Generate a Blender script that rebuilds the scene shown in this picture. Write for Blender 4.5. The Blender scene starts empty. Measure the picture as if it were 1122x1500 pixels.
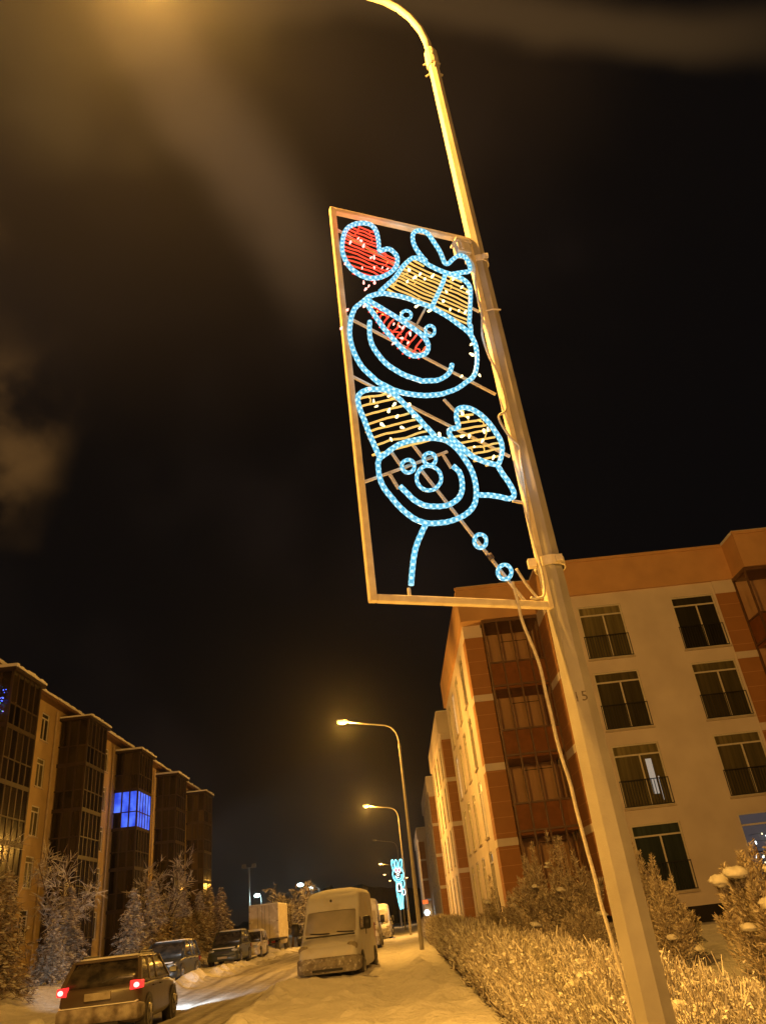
import bpy, bmesh, math, random
import numpy as np
from mathutils import Vector, Matrix, noise as mn
random.seed(7); RNG = np.random.default_rng(7)
SC = bpy.context.scene; COL = SC.collection
PI = math.pi; R = math.radians
def lerp(a, b, t): return a + (b - a) * t
def sstep(a, b, x):
    t = min(1.0, max(0.0, (x - a) / (b - a))); return t * t * (3 - 2 * t)

# ------------------------------------------------------------------ materials
def nmat(name):
    m = bpy.data.materials.new(name); m.use_nodes = True
    nt = m.node_tree; b = nt.nodes['Principled BSDF']; return m, nt, b
def mat(name, c1, c2=None, scale=8.0, rough=0.6, bump=0.0, bscale=None, metal=0.0, frost=0.0, fscale=25, island=False, spec=0.5, bdist=0.02, detail=4):
    """base colour = noise mix of c1 and c2, optional frost patches and bump"""
    m, nt, b = nmat(name); N = nt.nodes.new; L = nt.links.new
    tc = N('ShaderNodeTexCoord')
    b.inputs['Roughness'].default_value = rough; b.inputs['Metallic'].default_value = metal
    b.inputs['Specular IOR Level'].default_value = spec
    col = None
    if c2 is not None:
        mx = N('ShaderNodeMix'); mx.data_type = 'RGBA'
        mx.inputs['A'].default_value = (*c1, 1); mx.inputs['B'].default_value = (*c2, 1)
        if island:
            g = N('ShaderNodeNewGeometry'); L(g.outputs['Random Per Island'], mx.inputs['Factor'])
        else:
            n = N('ShaderNodeTexNoise'); n.inputs['Scale'].default_value = scale; n.inputs['Detail'].default_value = detail
            L(tc.outputs['Object'], n.inputs['Vector'])
            rp = N('ShaderNodeMapRange'); rp.inputs['From Min'].default_value = .35; rp.inputs['From Max'].default_value = .65
            L(n.outputs['Fac'], rp.inputs['Value']); L(rp.outputs['Result'], mx.inputs['Factor'])
        col = mx.outputs['Result']
    if frost > 0:
        n = N('ShaderNodeTexNoise'); n.inputs['Scale'].default_value = fscale; n.inputs['Detail'].default_value = 6
        L(tc.outputs['Object'], n.inputs['Vector'])
        rp = N('ShaderNodeMapRange'); rp.inputs['From Min'].default_value = .62 - .4 * frost; rp.inputs['From Max'].default_value = .75 - .3 * frost
        L(n.outputs['Fac'], rp.inputs['Value'])
        mx = N('ShaderNodeMix'); mx.data_type = 'RGBA'
        if col is None: mx.inputs['A'].default_value = (*c1, 1)
        else: L(col, mx.inputs['A'])
        mx.inputs['B'].default_value = (.78, .78, .8, 1)
        L(rp.outputs['Result'], mx.inputs['Factor']); col = mx.outputs['Result']
    if col is None: b.inputs['Base Color'].default_value = (*c1, 1)
    else: L(col, b.inputs['Base Color'])
    if bump > 0:
        n = N('ShaderNodeTexNoise'); n.inputs['Scale'].default_value = bscale or scale; n.inputs['Detail'].default_value = 6
        L(tc.outputs['Object'], n.inputs['Vector'])
        bp = N('ShaderNodeBump'); bp.inputs['Strength'].default_value = bump; bp.inputs['Distance'].default_value = bdist
        L(n.outputs['Fac'], bp.inputs['Height']); L(bp.outputs['Normal'], b.inputs['Normal'])
    return m
def emat(name, col, s):
    m, nt, b = nmat(name); b.inputs['Base Color'].default_value = (*[min(1, c) * .5 for c in col], 1)
    b.inputs['Emission Color'].default_value = (*col, 1); b.inputs['Emission Strength'].default_value = s
    b.inputs['Roughness'].default_value = .4; return m
def ropemat(name, base, bead, sb, sd, freq):
    """LED rope light: beads follow the U coordinate, which is metres along the rope"""
    m, nt, b = nmat(name); N = nt.nodes.new; L = nt.links.new
    uv = N('ShaderNodeUVMap'); sp = N('ShaderNodeSeparateXYZ'); L(uv.outputs['UV'], sp.inputs['Vector'])
    a = N('ShaderNodeMath'); a.operation = 'MULTIPLY'; a.inputs[1].default_value = freq * 2 * PI; L(sp.outputs['X'], a.inputs[0])
    v = N('ShaderNodeMath'); v.operation = 'MULTIPLY_ADD'; v.inputs[1].default_value = 2 * PI; L(sp.outputs['Y'], v.inputs[0]); L(a.outputs[0], v.inputs[2])
    s0 = N('ShaderNodeMath'); s0.operation = 'SINE'; L(a.outputs[0], s0.inputs[0]); v2 = N('ShaderNodeMath'); v2.operation = 'MULTIPLY_ADD'; v2.inputs[1].default_value = 4 * PI; L(sp.outputs['Y'], v2.inputs[0]); v2.inputs[2].default_value = .8; s1 = N('ShaderNodeMath'); s1.operation = 'SINE'; L(v2.outputs[0], s1.inputs[0]); s = N('ShaderNodeMath'); s.operation = 'MULTIPLY'; L(s0.outputs[0], s.inputs[0]); L(s1.outputs[0], s.inputs[1])
    nz = N('ShaderNodeTexNoise'); nz.inputs['Scale'].default_value = 38; L(uv.outputs['UV'], nz.inputs['Vector'])
    ad = N('ShaderNodeMath'); ad.operation = 'MULTIPLY_ADD'; ad.inputs[1].default_value = 1.6; L(nz.outputs['Fac'], ad.inputs[0]); L(s.outputs[0], ad.inputs[2])
    rp = N('ShaderNodeMapRange'); rp.inputs['From Min'].default_value = .7; rp.inputs['From Max'].default_value = 1.75; L(ad.outputs[0], rp.inputs['Value'])
    mx = N('ShaderNodeMix'); mx.data_type = 'RGBA'
    mx.inputs['A'].default_value = (*[c * sb for c in base], 1); mx.inputs['B'].default_value = (*[c * sd for c in bead], 1)
    L(rp.outputs['Result'], mx.inputs['Factor']); L(mx.outputs['Result'], b.inputs['Emission Color'])
    b.inputs['Emission Strength'].default_value = 1; b.inputs['Base Color'].default_value = (.06, .16, .20, 1); b.inputs['Roughness'].default_value = .25
    return m
def glassmat(name, tint, gloss=.14, rough=.04):
    m = bpy.data.materials.new(name); m.use_nodes = True; nt = m.node_tree; nt.nodes.clear(); N = nt.nodes.new; L = nt.links.new
    o = N('ShaderNodeOutputMaterial'); t = N('ShaderNodeBsdfTransparent'); t.inputs['Color'].default_value = (*tint, 1)
    g = N('ShaderNodeBsdfGlossy'); g.inputs['Roughness'].default_value = rough; g.inputs['Color'].default_value = (.8, .8, .8, 1)
    x = N('ShaderNodeMixShader'); x.inputs[0].default_value = gloss
    L(t.outputs[0], x.inputs[1]); L(g.outputs[0], x.inputs[2]); L(x.outputs[0], o.inputs['Surface']); return m
M = {}
M['snow'] = mat('snow', (.86, .85, .86), (.74, .73, .74), 1.6, .75, .8, 7, spec=.3, bdist=.09, detail=8)
M['garden_snow'] = M['snow']
M['road'] = None
M['cap'] = mat('snow_cap', (.82, .82, .84), None, rough=.8, bump=.5, bscale=14, spec=.2, bdist=.03)
M['pole'] = mat('frosted_galvanised_steel', (.38, .36, .33), (.31, .29, .265), 5, .6, .22, 120, bdist=.005, detail=9)
M['steel'] = mat('dark_lamp_steel', (.30, .28, .25), (.22, .2, .18), 12, .5)
M['frame'] = mat('frosted_frame_steel', (.84, .77, .62), (.70, .62, .48), 14, .6, .35, 120, bdist=.006)
M['rod'] = mat('painted_rod', (.72, .68, .6), (.6, .55, .48), 30, .6, .2, 100, bdist=.004)
M['box'] = mat('grey_plastic_box', (.62, .6, .55), (.5, .48, .42), 20, .6, .2, 60, bdist=.004)
M['cable'] = mat('frosted_cable', (.72, .68, .58), (.55, .5, .42), 40, .7, .5, 90, bdist=.006)
M['tape'] = mat('dark_tape', (.05, .045, .07), (.09, .07, .09), 40, .5)
M['rope'] = ropemat('white_blue_rope_light', (.075, .43, .70), (.58, .92, 1.0), 1.0, 1.45, 24)
M['ropefar'] = emat('cyan_rope_light', (.16, .78, 1.0), 3.6)
M['ropewhite'] = emat('white_rope_light', (.85, .97, 1.0), 2.2)
M['ropepink'] = emat('pink_rope_light', (1.0, .12, .22), 1.6)
M['red'] = emat('red_light_string', (1.0, .075, .035), .95)
M['yellow'] = mat('yellow_string_with_glow', (.8, .55, .16), (.65, .45, .12), 40, .5)
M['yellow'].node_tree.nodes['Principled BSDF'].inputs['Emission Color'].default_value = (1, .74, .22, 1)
M['yellow'].node_tree.nodes['Principled BSDF'].inputs['Emission Strength'].default_value = .46  # faint glow added to the string's own yellow to lift it
M['bulbred'] = emat('lit_red_bulb', (1.0, .42, .36), 2.2)
M['bulbyellow'] = emat('lit_warm_bulb', (1.0, .86, .42), 2.6)
M['sodium'] = emat('lit_sodium_lamp', (1.0, .60, .13), 5)
M['sodiumfar'] = emat('lit_far_sodium_lamp', (1.0, .60, .20), 6)
M['white'] = emat('lit_white_lamp', (.72, .98, 1.0), 12)
M['off'] = mat('unlit_lamp_glass', (.35, .34, .32), rough=.2)
M['cream'] = mat('cream_render', (.74, .66, .63), (.64, .56, .53), .7, .85, .2, 40, bdist=.006, detail=9)
M['band'] = mat('tan_cornice_render', (.66, .39, .19), (.56, .33, .16), .8, .8, .1, 50, bdist=.004)
M['brickp'] = None
M['darkframe'] = mat('dark_brown_frame', (.15, .08, .042), (.11, .058, .03), 5, .45)
M['spandrel'] = mat('brown_spandrel', (.33, .17, .075), (.25, .13, .055), 3, .5)
M['bayglass'] = glassmat('bronze_glass', (.96, .88, .78), .06, .06)
M['ldark'] = mat('near_black_bay_frame', (.042, .024, .014), (.03, .018, .011), 5, .5)
M['white_frame'] = mat('white_window_frame', (.72, .68, .62), (.64, .6, .54), 10, .5)
M['rail'] = mat('black_railing', (.015, .013, .012), rough=.4)
M['sill'] = mat('pale_sill', (.55, .48, .4), (.48, .4, .33), 6, .8)
M['dark'] = mat('dark_recess', (.012, .010, .009), (.02, .016, .013), 4, .8)
M['lcream'] = mat('ochre_render', (.50, .37, .20), (.42, .31, .16), .8, .85, .15, 40, bdist=.005)
M['pipe'] = mat('pale_drainpipe', (.5, .4, .28), (.42, .33, .22), 4, .5)
M['asphalt'] = mat('cellar_wall', (.2, .17, .14), (.15, .13, .1), 3, .9)
def glass_panes(name, lo, hi, rough=.12):
    """dark glazing with curtains: colour differs from pane to pane, faint vertical folds"""
    m, nt, b = nmat(name); N = nt.nodes.new; L = nt.links.new
    g = N('ShaderNodeNewGeometry'); tc = N('ShaderNodeTexCoord')
    w = N('ShaderNodeTexNoise'); w.inputs['Scale'].default_value = 1.0; w.inputs['Detail'].default_value = 5
    mp = N('ShaderNodeMapping'); mp.inputs['Scale'].default_value = (7, 7, .35); L(tc.outputs['Object'], mp.inputs['Vector']); L(mp.outputs[0], w.inputs['Vector'])
    ad = N('ShaderNodeMath'); ad.operation = 'MULTIPLY'; L(g.outputs['Random Per Island'], ad.inputs[0]); L(w.outputs['Fac'], ad.inputs[1])
    mx = N('ShaderNodeMix'); mx.data_type = 'RGBA'; mx.inputs['A'].default_value = (*lo, 1); mx.inputs['B'].default_value = (*hi, 1)
    oi = N('ShaderNodeObjectInfo'); ob = N('ShaderNodeMath'); ob.operation = 'MULTIPLY_ADD'; ob.inputs[1].default_value = 1.5; ob.inputs[2].default_value = .25; L(oi.outputs['Random'], ob.inputs[0]); a2 = N('ShaderNodeMath'); a2.operation = 'MULTIPLY'; a2.use_clamp = True; L(ad.outputs[0], a2.inputs[0]); L(ob.outputs[0], a2.inputs[1])
    L(a2.outputs[0], mx.inputs['Factor']); L(mx.outputs['Result'], b.inputs['Base Color']); b.inputs['Roughness'].default_value = rough; return m
M['lglass'] = glass_panes('dim_bay_glazing', (.006, .0045, .003), (.15, .11, .06), .12)
M['pane'] = glass_panes('dark_window_glass', (.012, .011, .007), (.34, .29, .14), .08)
M['panetop'] = glass_panes('dark_window_glass_clear', (.012, .012, .01), (.17, .155, .085), .06)
M['blue'] = emat('blue_lit_room', (.035, .10, 1.0), 1.0)
_nt = M['blue'].node_tree; _tc = _nt.nodes.new('ShaderNodeTexCoord'); _n = _nt.nodes.new('ShaderNodeTexNoise'); _n.inputs['Scale'].default_value = 1.1; _n.inputs['Detail'].default_value = 5; _x = _nt.nodes.new('ShaderNodeMix'); _x.data_type = 'RGBA'
_x.inputs['A'].default_value = (.015, .05, .62, 1); _x.inputs['B'].default_value = (.11, .24, 1.25, 1); _r2 = _nt.nodes.new('ShaderNodeMapRange'); _r2.inputs['From Min'].default_value = .35; _r2.inputs['From Max'].default_value = .65
_nt.links.new(_tc.outputs['Object'], _n.inputs['Vector']); _nt.links.new(_n.outputs['Fac'], _r2.inputs['Value']); _nt.links.new(_r2.outputs['Result'], _x.inputs['Factor']); _nt.links.new(_x.outputs['Result'], _nt.nodes['Principled BSDF'].inputs['Emission Color'])
M['litwarm'] = emat('warm_lit_window', (1.0, .72, .22), .42); M['litcool'] = emat('cool_lit_window', (.85, .86, .8), .24)
M['teal'] = glass_panes('teal_tinted_glass', (.012, .016, .015), (.16, .21, .19), .06)
M['bluedim'] = emat('blue_lit_window', (.15, .155, .20), .2)
def brick():
    m, nt, b = nmat('orange_brick_panel'); N = nt.nodes.new; L = nt.links.new
    tc = N('ShaderNodeTexCoord'); n = N('ShaderNodeTexNoise'); n.inputs['Scale'].default_value = 2.2; n.inputs['Detail'].default_value = 5
    L(tc.outputs['Object'], n.inputs['Vector'])
    sp = N('ShaderNodeSeparateXYZ'); L(tc.outputs['Object'], sp.inputs['Vector'])
    f = N('ShaderNodeMath'); f.operation = 'MULTIPLY'; f.inputs[1].default_value = 1 / .62; L(sp.outputs['Z'], f.inputs[0])
    fr = N('ShaderNodeMath'); fr.operation = 'FRACT'; L(f.outputs[0], fr.inputs[0])
    gt = N('ShaderNodeMath'); gt.operation = 'LESS_THAN'; gt.inputs[1].default_value = .035; L(fr.outputs[0], gt.inputs[0])
    a = N('ShaderNodeMix'); a.data_type = 'RGBA'; a.inputs['A'].default_value = (.43, .205, .075, 1); a.inputs['B'].default_value = (.33, .15, .055, 1); L(n.outputs['Fac'], a.inputs['Factor'])
    c = N('ShaderNodeMix'); c.data_type = 'RGBA'; L(a.outputs['Result'], c.inputs['A']); c.inputs['B'].default_value = (.55, .29, .14, 1); L(gt.outputs[0], c.inputs['Factor'])
    L(c.outputs['Result'], b.inputs['Base Color']); b.inputs['Roughness'].default_value = .8; return m
M['brickp'] = brick()
def roadmat():
    """packed snow with long lengthwise tyre polish"""
    m, nt, b = nmat('packed_snow_road'); N = nt.nodes.new; L = nt.links.new
    tc = N('ShaderNodeTexCoord'); mp = N('ShaderNodeMapping'); mp.inputs['Scale'].default_value = (2.2, .10, 1); L(tc.outputs['Object'], mp.inputs['Vector'])
    n = N('ShaderNodeTexNoise'); n.inputs['Scale'].default_value = 1.3; n.inputs['Detail'].default_value = 5; L(mp.outputs[0], n.inputs['Vector'])
    n2 = N('ShaderNodeTexNoise'); n2.inputs['Scale'].default_value = 3.5; n2.inputs['Detail'].default_value = 8; L(tc.outputs['Object'], n2.inputs['Vector'])
    ad = N('ShaderNodeMath'); ad.operation = 'MULTIPLY_ADD'; ad.inputs[1].default_value = .45; L(n2.outputs['Fac'], ad.inputs[0]); L(n.outputs['Fac'], ad.inputs[2])
    rp = N('ShaderNodeMapRange'); rp.inputs['From Min'].default_value = .55; rp.inputs['From Max'].default_value = .9; L(ad.outputs[0], rp.inputs['Value'])
    mx = N('ShaderNodeMix'); mx.data_type = 'RGBA'; mx.inputs['A'].default_value = (.24, .215, .19, 1); mx.inputs['B'].default_value = (.62, .60, .58, 1)
    L(rp.outputs['Result'], mx.inputs['Factor']); L(mx.outputs['Result'], b.inputs['Base Color']); b.inputs['Roughness'].default_value = .65
    bp = N('ShaderNodeBump'); bp.inputs['Strength'].default_value = .5; bp.inputs['Distance'].default_value = .04; L(ad.outputs[0], bp.inputs['Height']); L(bp.outputs[0], b.inputs['Normal']); return m
M['road'] = roadmat()
M['twig'] = mat('frosted_twigs', (.74, .72, .70), (.22, .175, .14), island=True, rough=.9, spec=.1)
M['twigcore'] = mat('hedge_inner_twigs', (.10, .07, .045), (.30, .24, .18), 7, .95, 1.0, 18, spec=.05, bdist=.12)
M['thuja'] = mat('frosted_thuja_sprays', (.80, .74, .66), (.26, .19, .12), island=True, rough=.9, spec=.1)
M['needle'] = mat('dark_frosted_needles', (.11, .08, .055), (.52, .43, .33), island=True, rough=.9, spec=.1)
M['clump'] = mat('snow_clump', (.78, .77, .78), (.62, .6, .58), 6, .85, .3, 20, spec=.1, bdist=.02)
M['bark'] = mat('bark', (.09, .06, .04), (.14, .1, .07), 10, .9, .6, 20)
M['hill'] = mat('night_woodland', (.010, .011, .009), (.018, .018, .014), .3, .95)

# ------------------------------------------------------------------ mesh builder
class MB:
    def __init__(s): s.v = []; s.f = []; s.uv = None
    def add(s, v, f):
        o = len(s.v); s.v += [tuple(p) for p in v]; s.f += [tuple(i + o for i in q) for q in f]; return s
    def box(s, x0, x1, y0, y1, z0, z1):
        return s.add([(x0,y0,z0),(x1,y0,z0),(x1,y1,z0),(x0,y1,z0),(x0,y0,z1),(x1,y0,z1),(x1,y1,z1),(x0,y1,z1)],
                     [(0,3,2,1),(4,5,6,7),(0,1,5,4),(1,2,6,5),(2,3,7,6),(3,0,4,7)])
    def bar(s, a, b, w, h=None, up=(0,0,1)):
        a = Vector(a); b = Vector(b); d = (b - a).normalized(); h = h or w
        u = Vector(up)
        if abs(d.dot(u)) > .98: u = Vector((0, 1, 0))
        x = d.cross(u).normalized(); y = x.cross(d).normalized(); x *= w / 2; y *= h / 2
        vs = [a-x-y, a+x-y, a+x+y, a-x+y, b-x-y, b+x-y, b+x+y, b-x+y]
        return s.add(vs, [(0,1,2,3),(7,6,5,4),(0,4,5,1),(1,5,6,2),(2,6,7,3),(3,7,4,0)])
    def tube(s, pts, r, n=8, closed=False, uv=False, rot=0.0, cap=True):
        P = [Vector(p) for p in pts]; m = len(P)
        rr = r if isinstance(r, (list, tuple)) else [r] * m
        base = len(s.v); prev = None; vs = []
        for i in range(m):
            if closed: t = (P[(i+1) % m] - P[i-1]).normalized()
            else: t = (P[min(i+1, m-1)] - P[max(i-1, 0)]).normalized()
            if prev is None:
                u = Vector((0,0,1)) if abs(t.z) < .9 else Vector((1,0,0))
                x = u.cross(t).normalized()
            else: x = (prev - t * prev.dot(t)).normalized()
            prev = x; y = t.cross(x)
            for k in range(n):
                a = 2 * PI * k / n + rot; vs.append(P[i] + (x * math.cos(a) + y * math.sin(a)) * rr[i])
        fs = []
        for i in range(m if closed else m - 1):
            j = (i + 1) % m
            for k in range(n):
                l = (k + 1) % n; fs.append((i*n+k, i*n+l, j*n+l, j*n+k))
        if uv:
            if s.uv is None: s.uv = []
            L = [0]
            for i in range(1, m + 1): L.append(L[-1] + (P[i % m] - P[i-1]).length)
            for i in range(m if closed else m - 1):
                for k in range(n): s.uv += [(L[i], k/n), (L[i], (k+1)/n), (L[i+1], (k+1)/n), (L[i+1], k/n)]
        if cap and not closed:
            fs.append(tuple(reversed(range(n)))); fs.append(tuple((m-1)*n + k for k in range(n)))
            if uv: s.uv += [(0, 0)] * n + [(L[m-1], 0)] * n
        return s.add(vs, fs)
    def loft(s, rings, cap=True):
        n = len(rings[0]); vs = [p for r in rings for p in r]; fs = []
        for i in range(len(rings) - 1):
            for k in range(n): l = (k+1) % n; fs.append((i*n+k, i*n+l, (i+1)*n+l, (i+1)*n+k))
        if cap: fs.append(tuple(reversed(range(n)))); fs.append(tuple((len(rings)-1)*n + k for k in range(n)))
        return s.add(vs, fs)
    def ball(s, c, rx, ry=None, rz=None, n=8, m=6):
        ry = ry or rx; rz = rz or rx; vs = [(c[0], c[1], c[2]-rz)]; fs = []
        for i in range(1, m):
            a = -PI/2 + PI*i/m
            for k in range(n):
                b = 2*PI*k/n; vs.append((c[0]+rx*math.cos(a)*math.cos(b), c[1]+ry*math.cos(a)*math.sin(b), c[2]+rz*math.sin(a)))
        vs.append((c[0], c[1], c[2]+rz)); e = len(vs)-1
        for k in range(n):
            l = (k+1) % n; fs.append((0, 1+l, 1+k)); fs.append((e, e-n+k, e-n+l))
            for i in range(m-2): fs.append((1+i*n+k, 1+i*n+l, 1+(i+1)*n+l, 1+(i+1)*n+k))
        return s.add(vs, fs)
    def lump(s, c, r, flat=.75, seed=0):
        o = len(s.v); s.ball(c, r*1.25, r*1.1, r*flat, 14, 10); C = Vector(c)
        for i in range(o, len(s.v)):
            d = Vector(s.v[i]) - C; k = 1 + .38*mn.noise(d*(1.6/r) + Vector((seed, 0, 0))) + .15*mn.noise(d*(4/r) + Vector((0, seed, 0)))
            if d.z < 0: d.z *= .55
            s.v[i] = tuple(C + d*k)
        return s
    def cyl(s, a, b, r, r2=None, n=16):
        return s.tube([a, b], [r, r if r2 is None else r2], n)
    def mesh(s, name, m, smooth=False, fix=True):
        me = bpy.data.meshes.new(name); me.from_pydata(s.v, [], s.f)
        if s.uv:
            l = me.uv_layers.new(name='UVMap'); l.data.foreach_set('uv', [c for p in s.uv for c in p])
        me.validate(clean_customdata=False)
        if fix and len(s.v) < 60000:
            bm = bmesh.new(); bm.from_mesh(me); bmesh.ops.recalc_face_normals(bm, faces=bm.faces); bm.to_mesh(me); bm.free()
        if smooth: me.polygons.foreach_set('use_smooth', [True] * len(me.polygons))
        for q in (m if isinstance(m, (list, tuple)) else [m]): me.materials.append(q)
        me.update(); return me
def link(name, me, parent=None, loc=(0,0,0), rz=0.0):
    o = bpy.data.objects.new(name, me); COL.objects.link(o)
    o.location = loc; o.rotation_euler = (0, 0, rz)
    if parent is not None: o.parent = parent
    return o
def part(name, mb, m, parent, smooth=False, bevel=0, loc=(0,0,0), seg=2, wsp=False):
    me = mb.mesh(name, m, smooth); o = link(name, me, parent, loc)
    if wsp: o.location = -Vector(parent.location)
    if bevel:
        b = o.modifiers.new('bevel', 'BEVEL'); b.width = bevel; b.segments = seg; b.limit_method = 'ANGLE'; b.angle_limit = R(35)
    return o
def tag(o, label=None, cat=None, group=None, kind=None):
    if label: o['label'] = label
    if cat: o['category'] = cat
    if group: o['group'] = group
    if kind: o['kind'] = kind
    return o
def thing(name, label, cat, loc=(0,0,0), rz=0.0, group=None):
    return tag(link(name, None, None, loc, rz), label, cat, group)
def kids(o): return [c for c in COL.objects if c.parent == o]
def copy_tree(o, parent=None):
    c = o.copy(); COL.objects.link(c); c.parent = parent
    for ch in kids(o): copy_tree(ch, c)
    return c

# ------------------------------------------------------------------ camera (solved from the verticals and the street's vanishing point)
CAMR = ((0.9944286953, 0.1013775557, -0.0288818472), (0.0235732351, -0.4809270862, -0.8764436321), (-0.1027417758, 0.8708798591, -0.4806374918))
cd = bpy.data.cameras.new('camera'); cam = bpy.data.objects.new('camera', cd); COL.objects.link(cam)
mw = Matrix(CAMR).to_4x4(); mw.translation = (0, 0, 1.6); cam.matrix_world = mw
cd.sensor_fit = 'VERTICAL'; cd.sensor_height = 36; cd.lens = 1090 / 1500 * 36; cd.clip_end = 5000; cd.clip_start = .05
SC.camera = cam

# ------------------------------------------------------------------ ground
def base_h(y):
    y = max(y, 0); return .0095 * min(y, 40) + .003 * max(0, min(y, 130) - 40)
BUMPS = [(.35, 11.5, .20, .5), (.6, 13.2, .16, .6), (.15, 16.0, .14, .7), (.75, 17.5, .22, .55), (.3, 20.5, .12, .8), (-2.2, 20, .10, 1.2), (-1.2, 14.5, .08, 1.0),
         (.7, 24, .2, .7), (-.3, 28, .10, 1.0), (-3.2, 23.4, .16, .9), (-2.4, 24.6, .12, .8), (-8.6, 31, .2, .8), (-8.7, 36, .18, 1.2), (-8.9, 42, .15, 1.5), (-9.4, 60, .35, .8), (-3.3, 36, .25, 1.5)]
FEET = {}
_r = random.Random(3)
def foot(x, y, a, r): FEET.setdefault((int(x // 1), int(y // 1)), []).append((x, y, a, r))
for lane, x0 in ((0, -.55), (1, -.1), (2, .35)):
    y = 8 + lane * .3; s = 1
    while y < 46:
        foot(x0 + .12*s + .25*math.sin(y*.23 + lane*2) + _r.uniform(-.05, .05), y, -_r.uniform(.035, .075), .13); y += _r.uniform(.34, .5); s = -s
for k in range(420):
    x, y = _r.uniform(-3.6, 1.15), 8 + 34*_r.random()**1.4; foot(x, y, _r.uniform(.02, .085), _r.uniform(.09, .26))
for k in range(240):
    y = 10 + 60*_r.random(); foot(-3.4 + _r.gauss(0, .28), y, _r.uniform(.04, .13), _r.uniform(.12, .3)); foot(-8.6 + _r.gauss(0, .28), y, _r.uniform(.04, .15), _r.uniform(.12, .32))
def gz(x, y):
    h = base_h(y)
    h -= .13 * sstep(-3.2, -4.1, x) * sstep(-8.9, -8.2, x)                 # road trough
    h += .10 * math.exp(-((x + 3.3) / .45) ** 2) * (.6 + .4 * math.sin(y * .9))   # ploughed ridges
    h += .10 * math.exp(-((x + 8.55) / .4) ** 2) * (.6 + .4 * math.sin(y * 1.3))
    h += .55 * sstep(-11.4, -13.6, x)
    if x > .9: h += .12 * sstep(.9, 1.6, x)
    h -= .06 * math.exp(-((x + .35) / .5) ** 2)                                   # trodden path
    amp = .55 if -8 < x < -4 else 1.0
    d = max(1.0, y / 40)
    h += amp * (.055 * mn.noise((x * .55, y * .35, 0)) + .035 * mn.noise((x * 1.7, y * 1.3, 3)) + .016 * mn.noise((x * 4.3, y * 3.7, 7)))
    if -3 < x < 1.1 and y < 60: h += .03 * abs(mn.noise((x * 2.6, y * 2.1, 11)))
    if -8.2 < x < -4.0:
        wv_ = .12*math.sin(y*.11)
        for xc, dp in ((-4.7, .04), (-5.25, .03), (-6.2, .045), (-6.75, .035), (-7.6, .03)): h -= dp * math.exp(-((x - xc - wv_) / .13) ** 2) * (.6 + .4*mn.noise((xc, y*.4, 1)))
    ci, cj = int(x // 1), int(y // 1)
    for i in (ci-1, ci, ci+1):
        for j in (cj-1, cj, cj+1):
            for bx, by, a, r in FEET.get((i, j), ()):
                q = ((x-bx)**2 + (y-by)**2) / (r*r)
                if q < 5: h += a * math.exp(-q)
    for bx, by, a, r in BUMPS:
        q = ((x - bx) ** 2 + (y - by) ** 2) / (r * r)
        if q < 6: h += a * math.exp(-q)
    return h
def axis(parts):
    out = []
    for a, b, st in parts: out += list(np.arange(a, b, st))
    return out
def grid(xs, ys, dz=0.0):
    nx, ny = len(xs), len(ys); v = [(x, y, gz(x, y) + dz) for y in ys for x in xs]
    f = [(j*nx+i, j*nx+i+1, (j+1)*nx+i+1, (j+1)*nx+i) for j in range(ny-1) for i in range(nx-1)]
    m = MB(); m.v = v; m.f = f; return m
gx = axis([(-600, -60, 60), (-60, -16, 2.2), (-16, -9, .35), (-9, -4.1, .16), (-4.1, 1.6, .095), (1.6, 9, .4), (9, 60, 3), (60, 601, 60)])
gy = axis([(-40, 0, 2), (0, 8, .5), (8, 30, .10), (30, 46, .2), (46, 70, .5), (70, 140, 2), (140, 400, 20), (400, 1301, 100)])
g = link('snow_ground', grid(gx, gy).mesh('snow_ground', M['snow'], True, False)); tag(g, 'snow covered verge, pavement and gardens along the street', 'ground', kind='structure')
rx = axis([(-8.25, -3.99, .10)]); ry = axis([(-20, 8, 1), (8, 45, .2), (45, 120, 1), (120, 420, 10)])
g = link('snowy_road', grid(rx, ry, .012).mesh('snowy_road', M['road'], True, False)); tag(g, 'street of packed snow with tyre tracks', 'road', kind='structure')
# wooded hill far behind the end of the street
mb = MB(); pts = []
for i in range(220):
    x = -330 + i * 3.0; hh = 9 + 9 * math.exp(-((x + 22) / 36) ** 2) + 5 * mn.noise((x * .02, 0, 5)) + 3.5 * random.random() ** 2
    pts.append((x, hh))
for d, k in ((0, 1.0), (25, .97), (60, .8)):
    o = len(mb.v)
    for x, hh in pts: mb.v += [(x, 430 + d, -2), (x + random.uniform(-1, 1), 430 + d + random.uniform(-4, 4), hh * k)]
    mb.f += [(o+2*i, o+2*i+2, o+2*i+3, o+2*i+1) for i in range(len(pts)-1)]
n2 = len(pts) * 2
mb.f += [(2*i+1, 2*i+3, n2+2*i+3, n2+2*i+1) for i in range(len(pts)-1)] + [(n2+2*i+1, n2+2*i+3, 2*n2+2*i+3, 2*n2+2*i+1) for i in range(len(pts)-1)]
g = link('wooded_hill', mb.mesh('wooded_hill', M['hill'])); tag(g, 'black wooded hill closing the far end of the street', 'hill', kind='structure')

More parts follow.
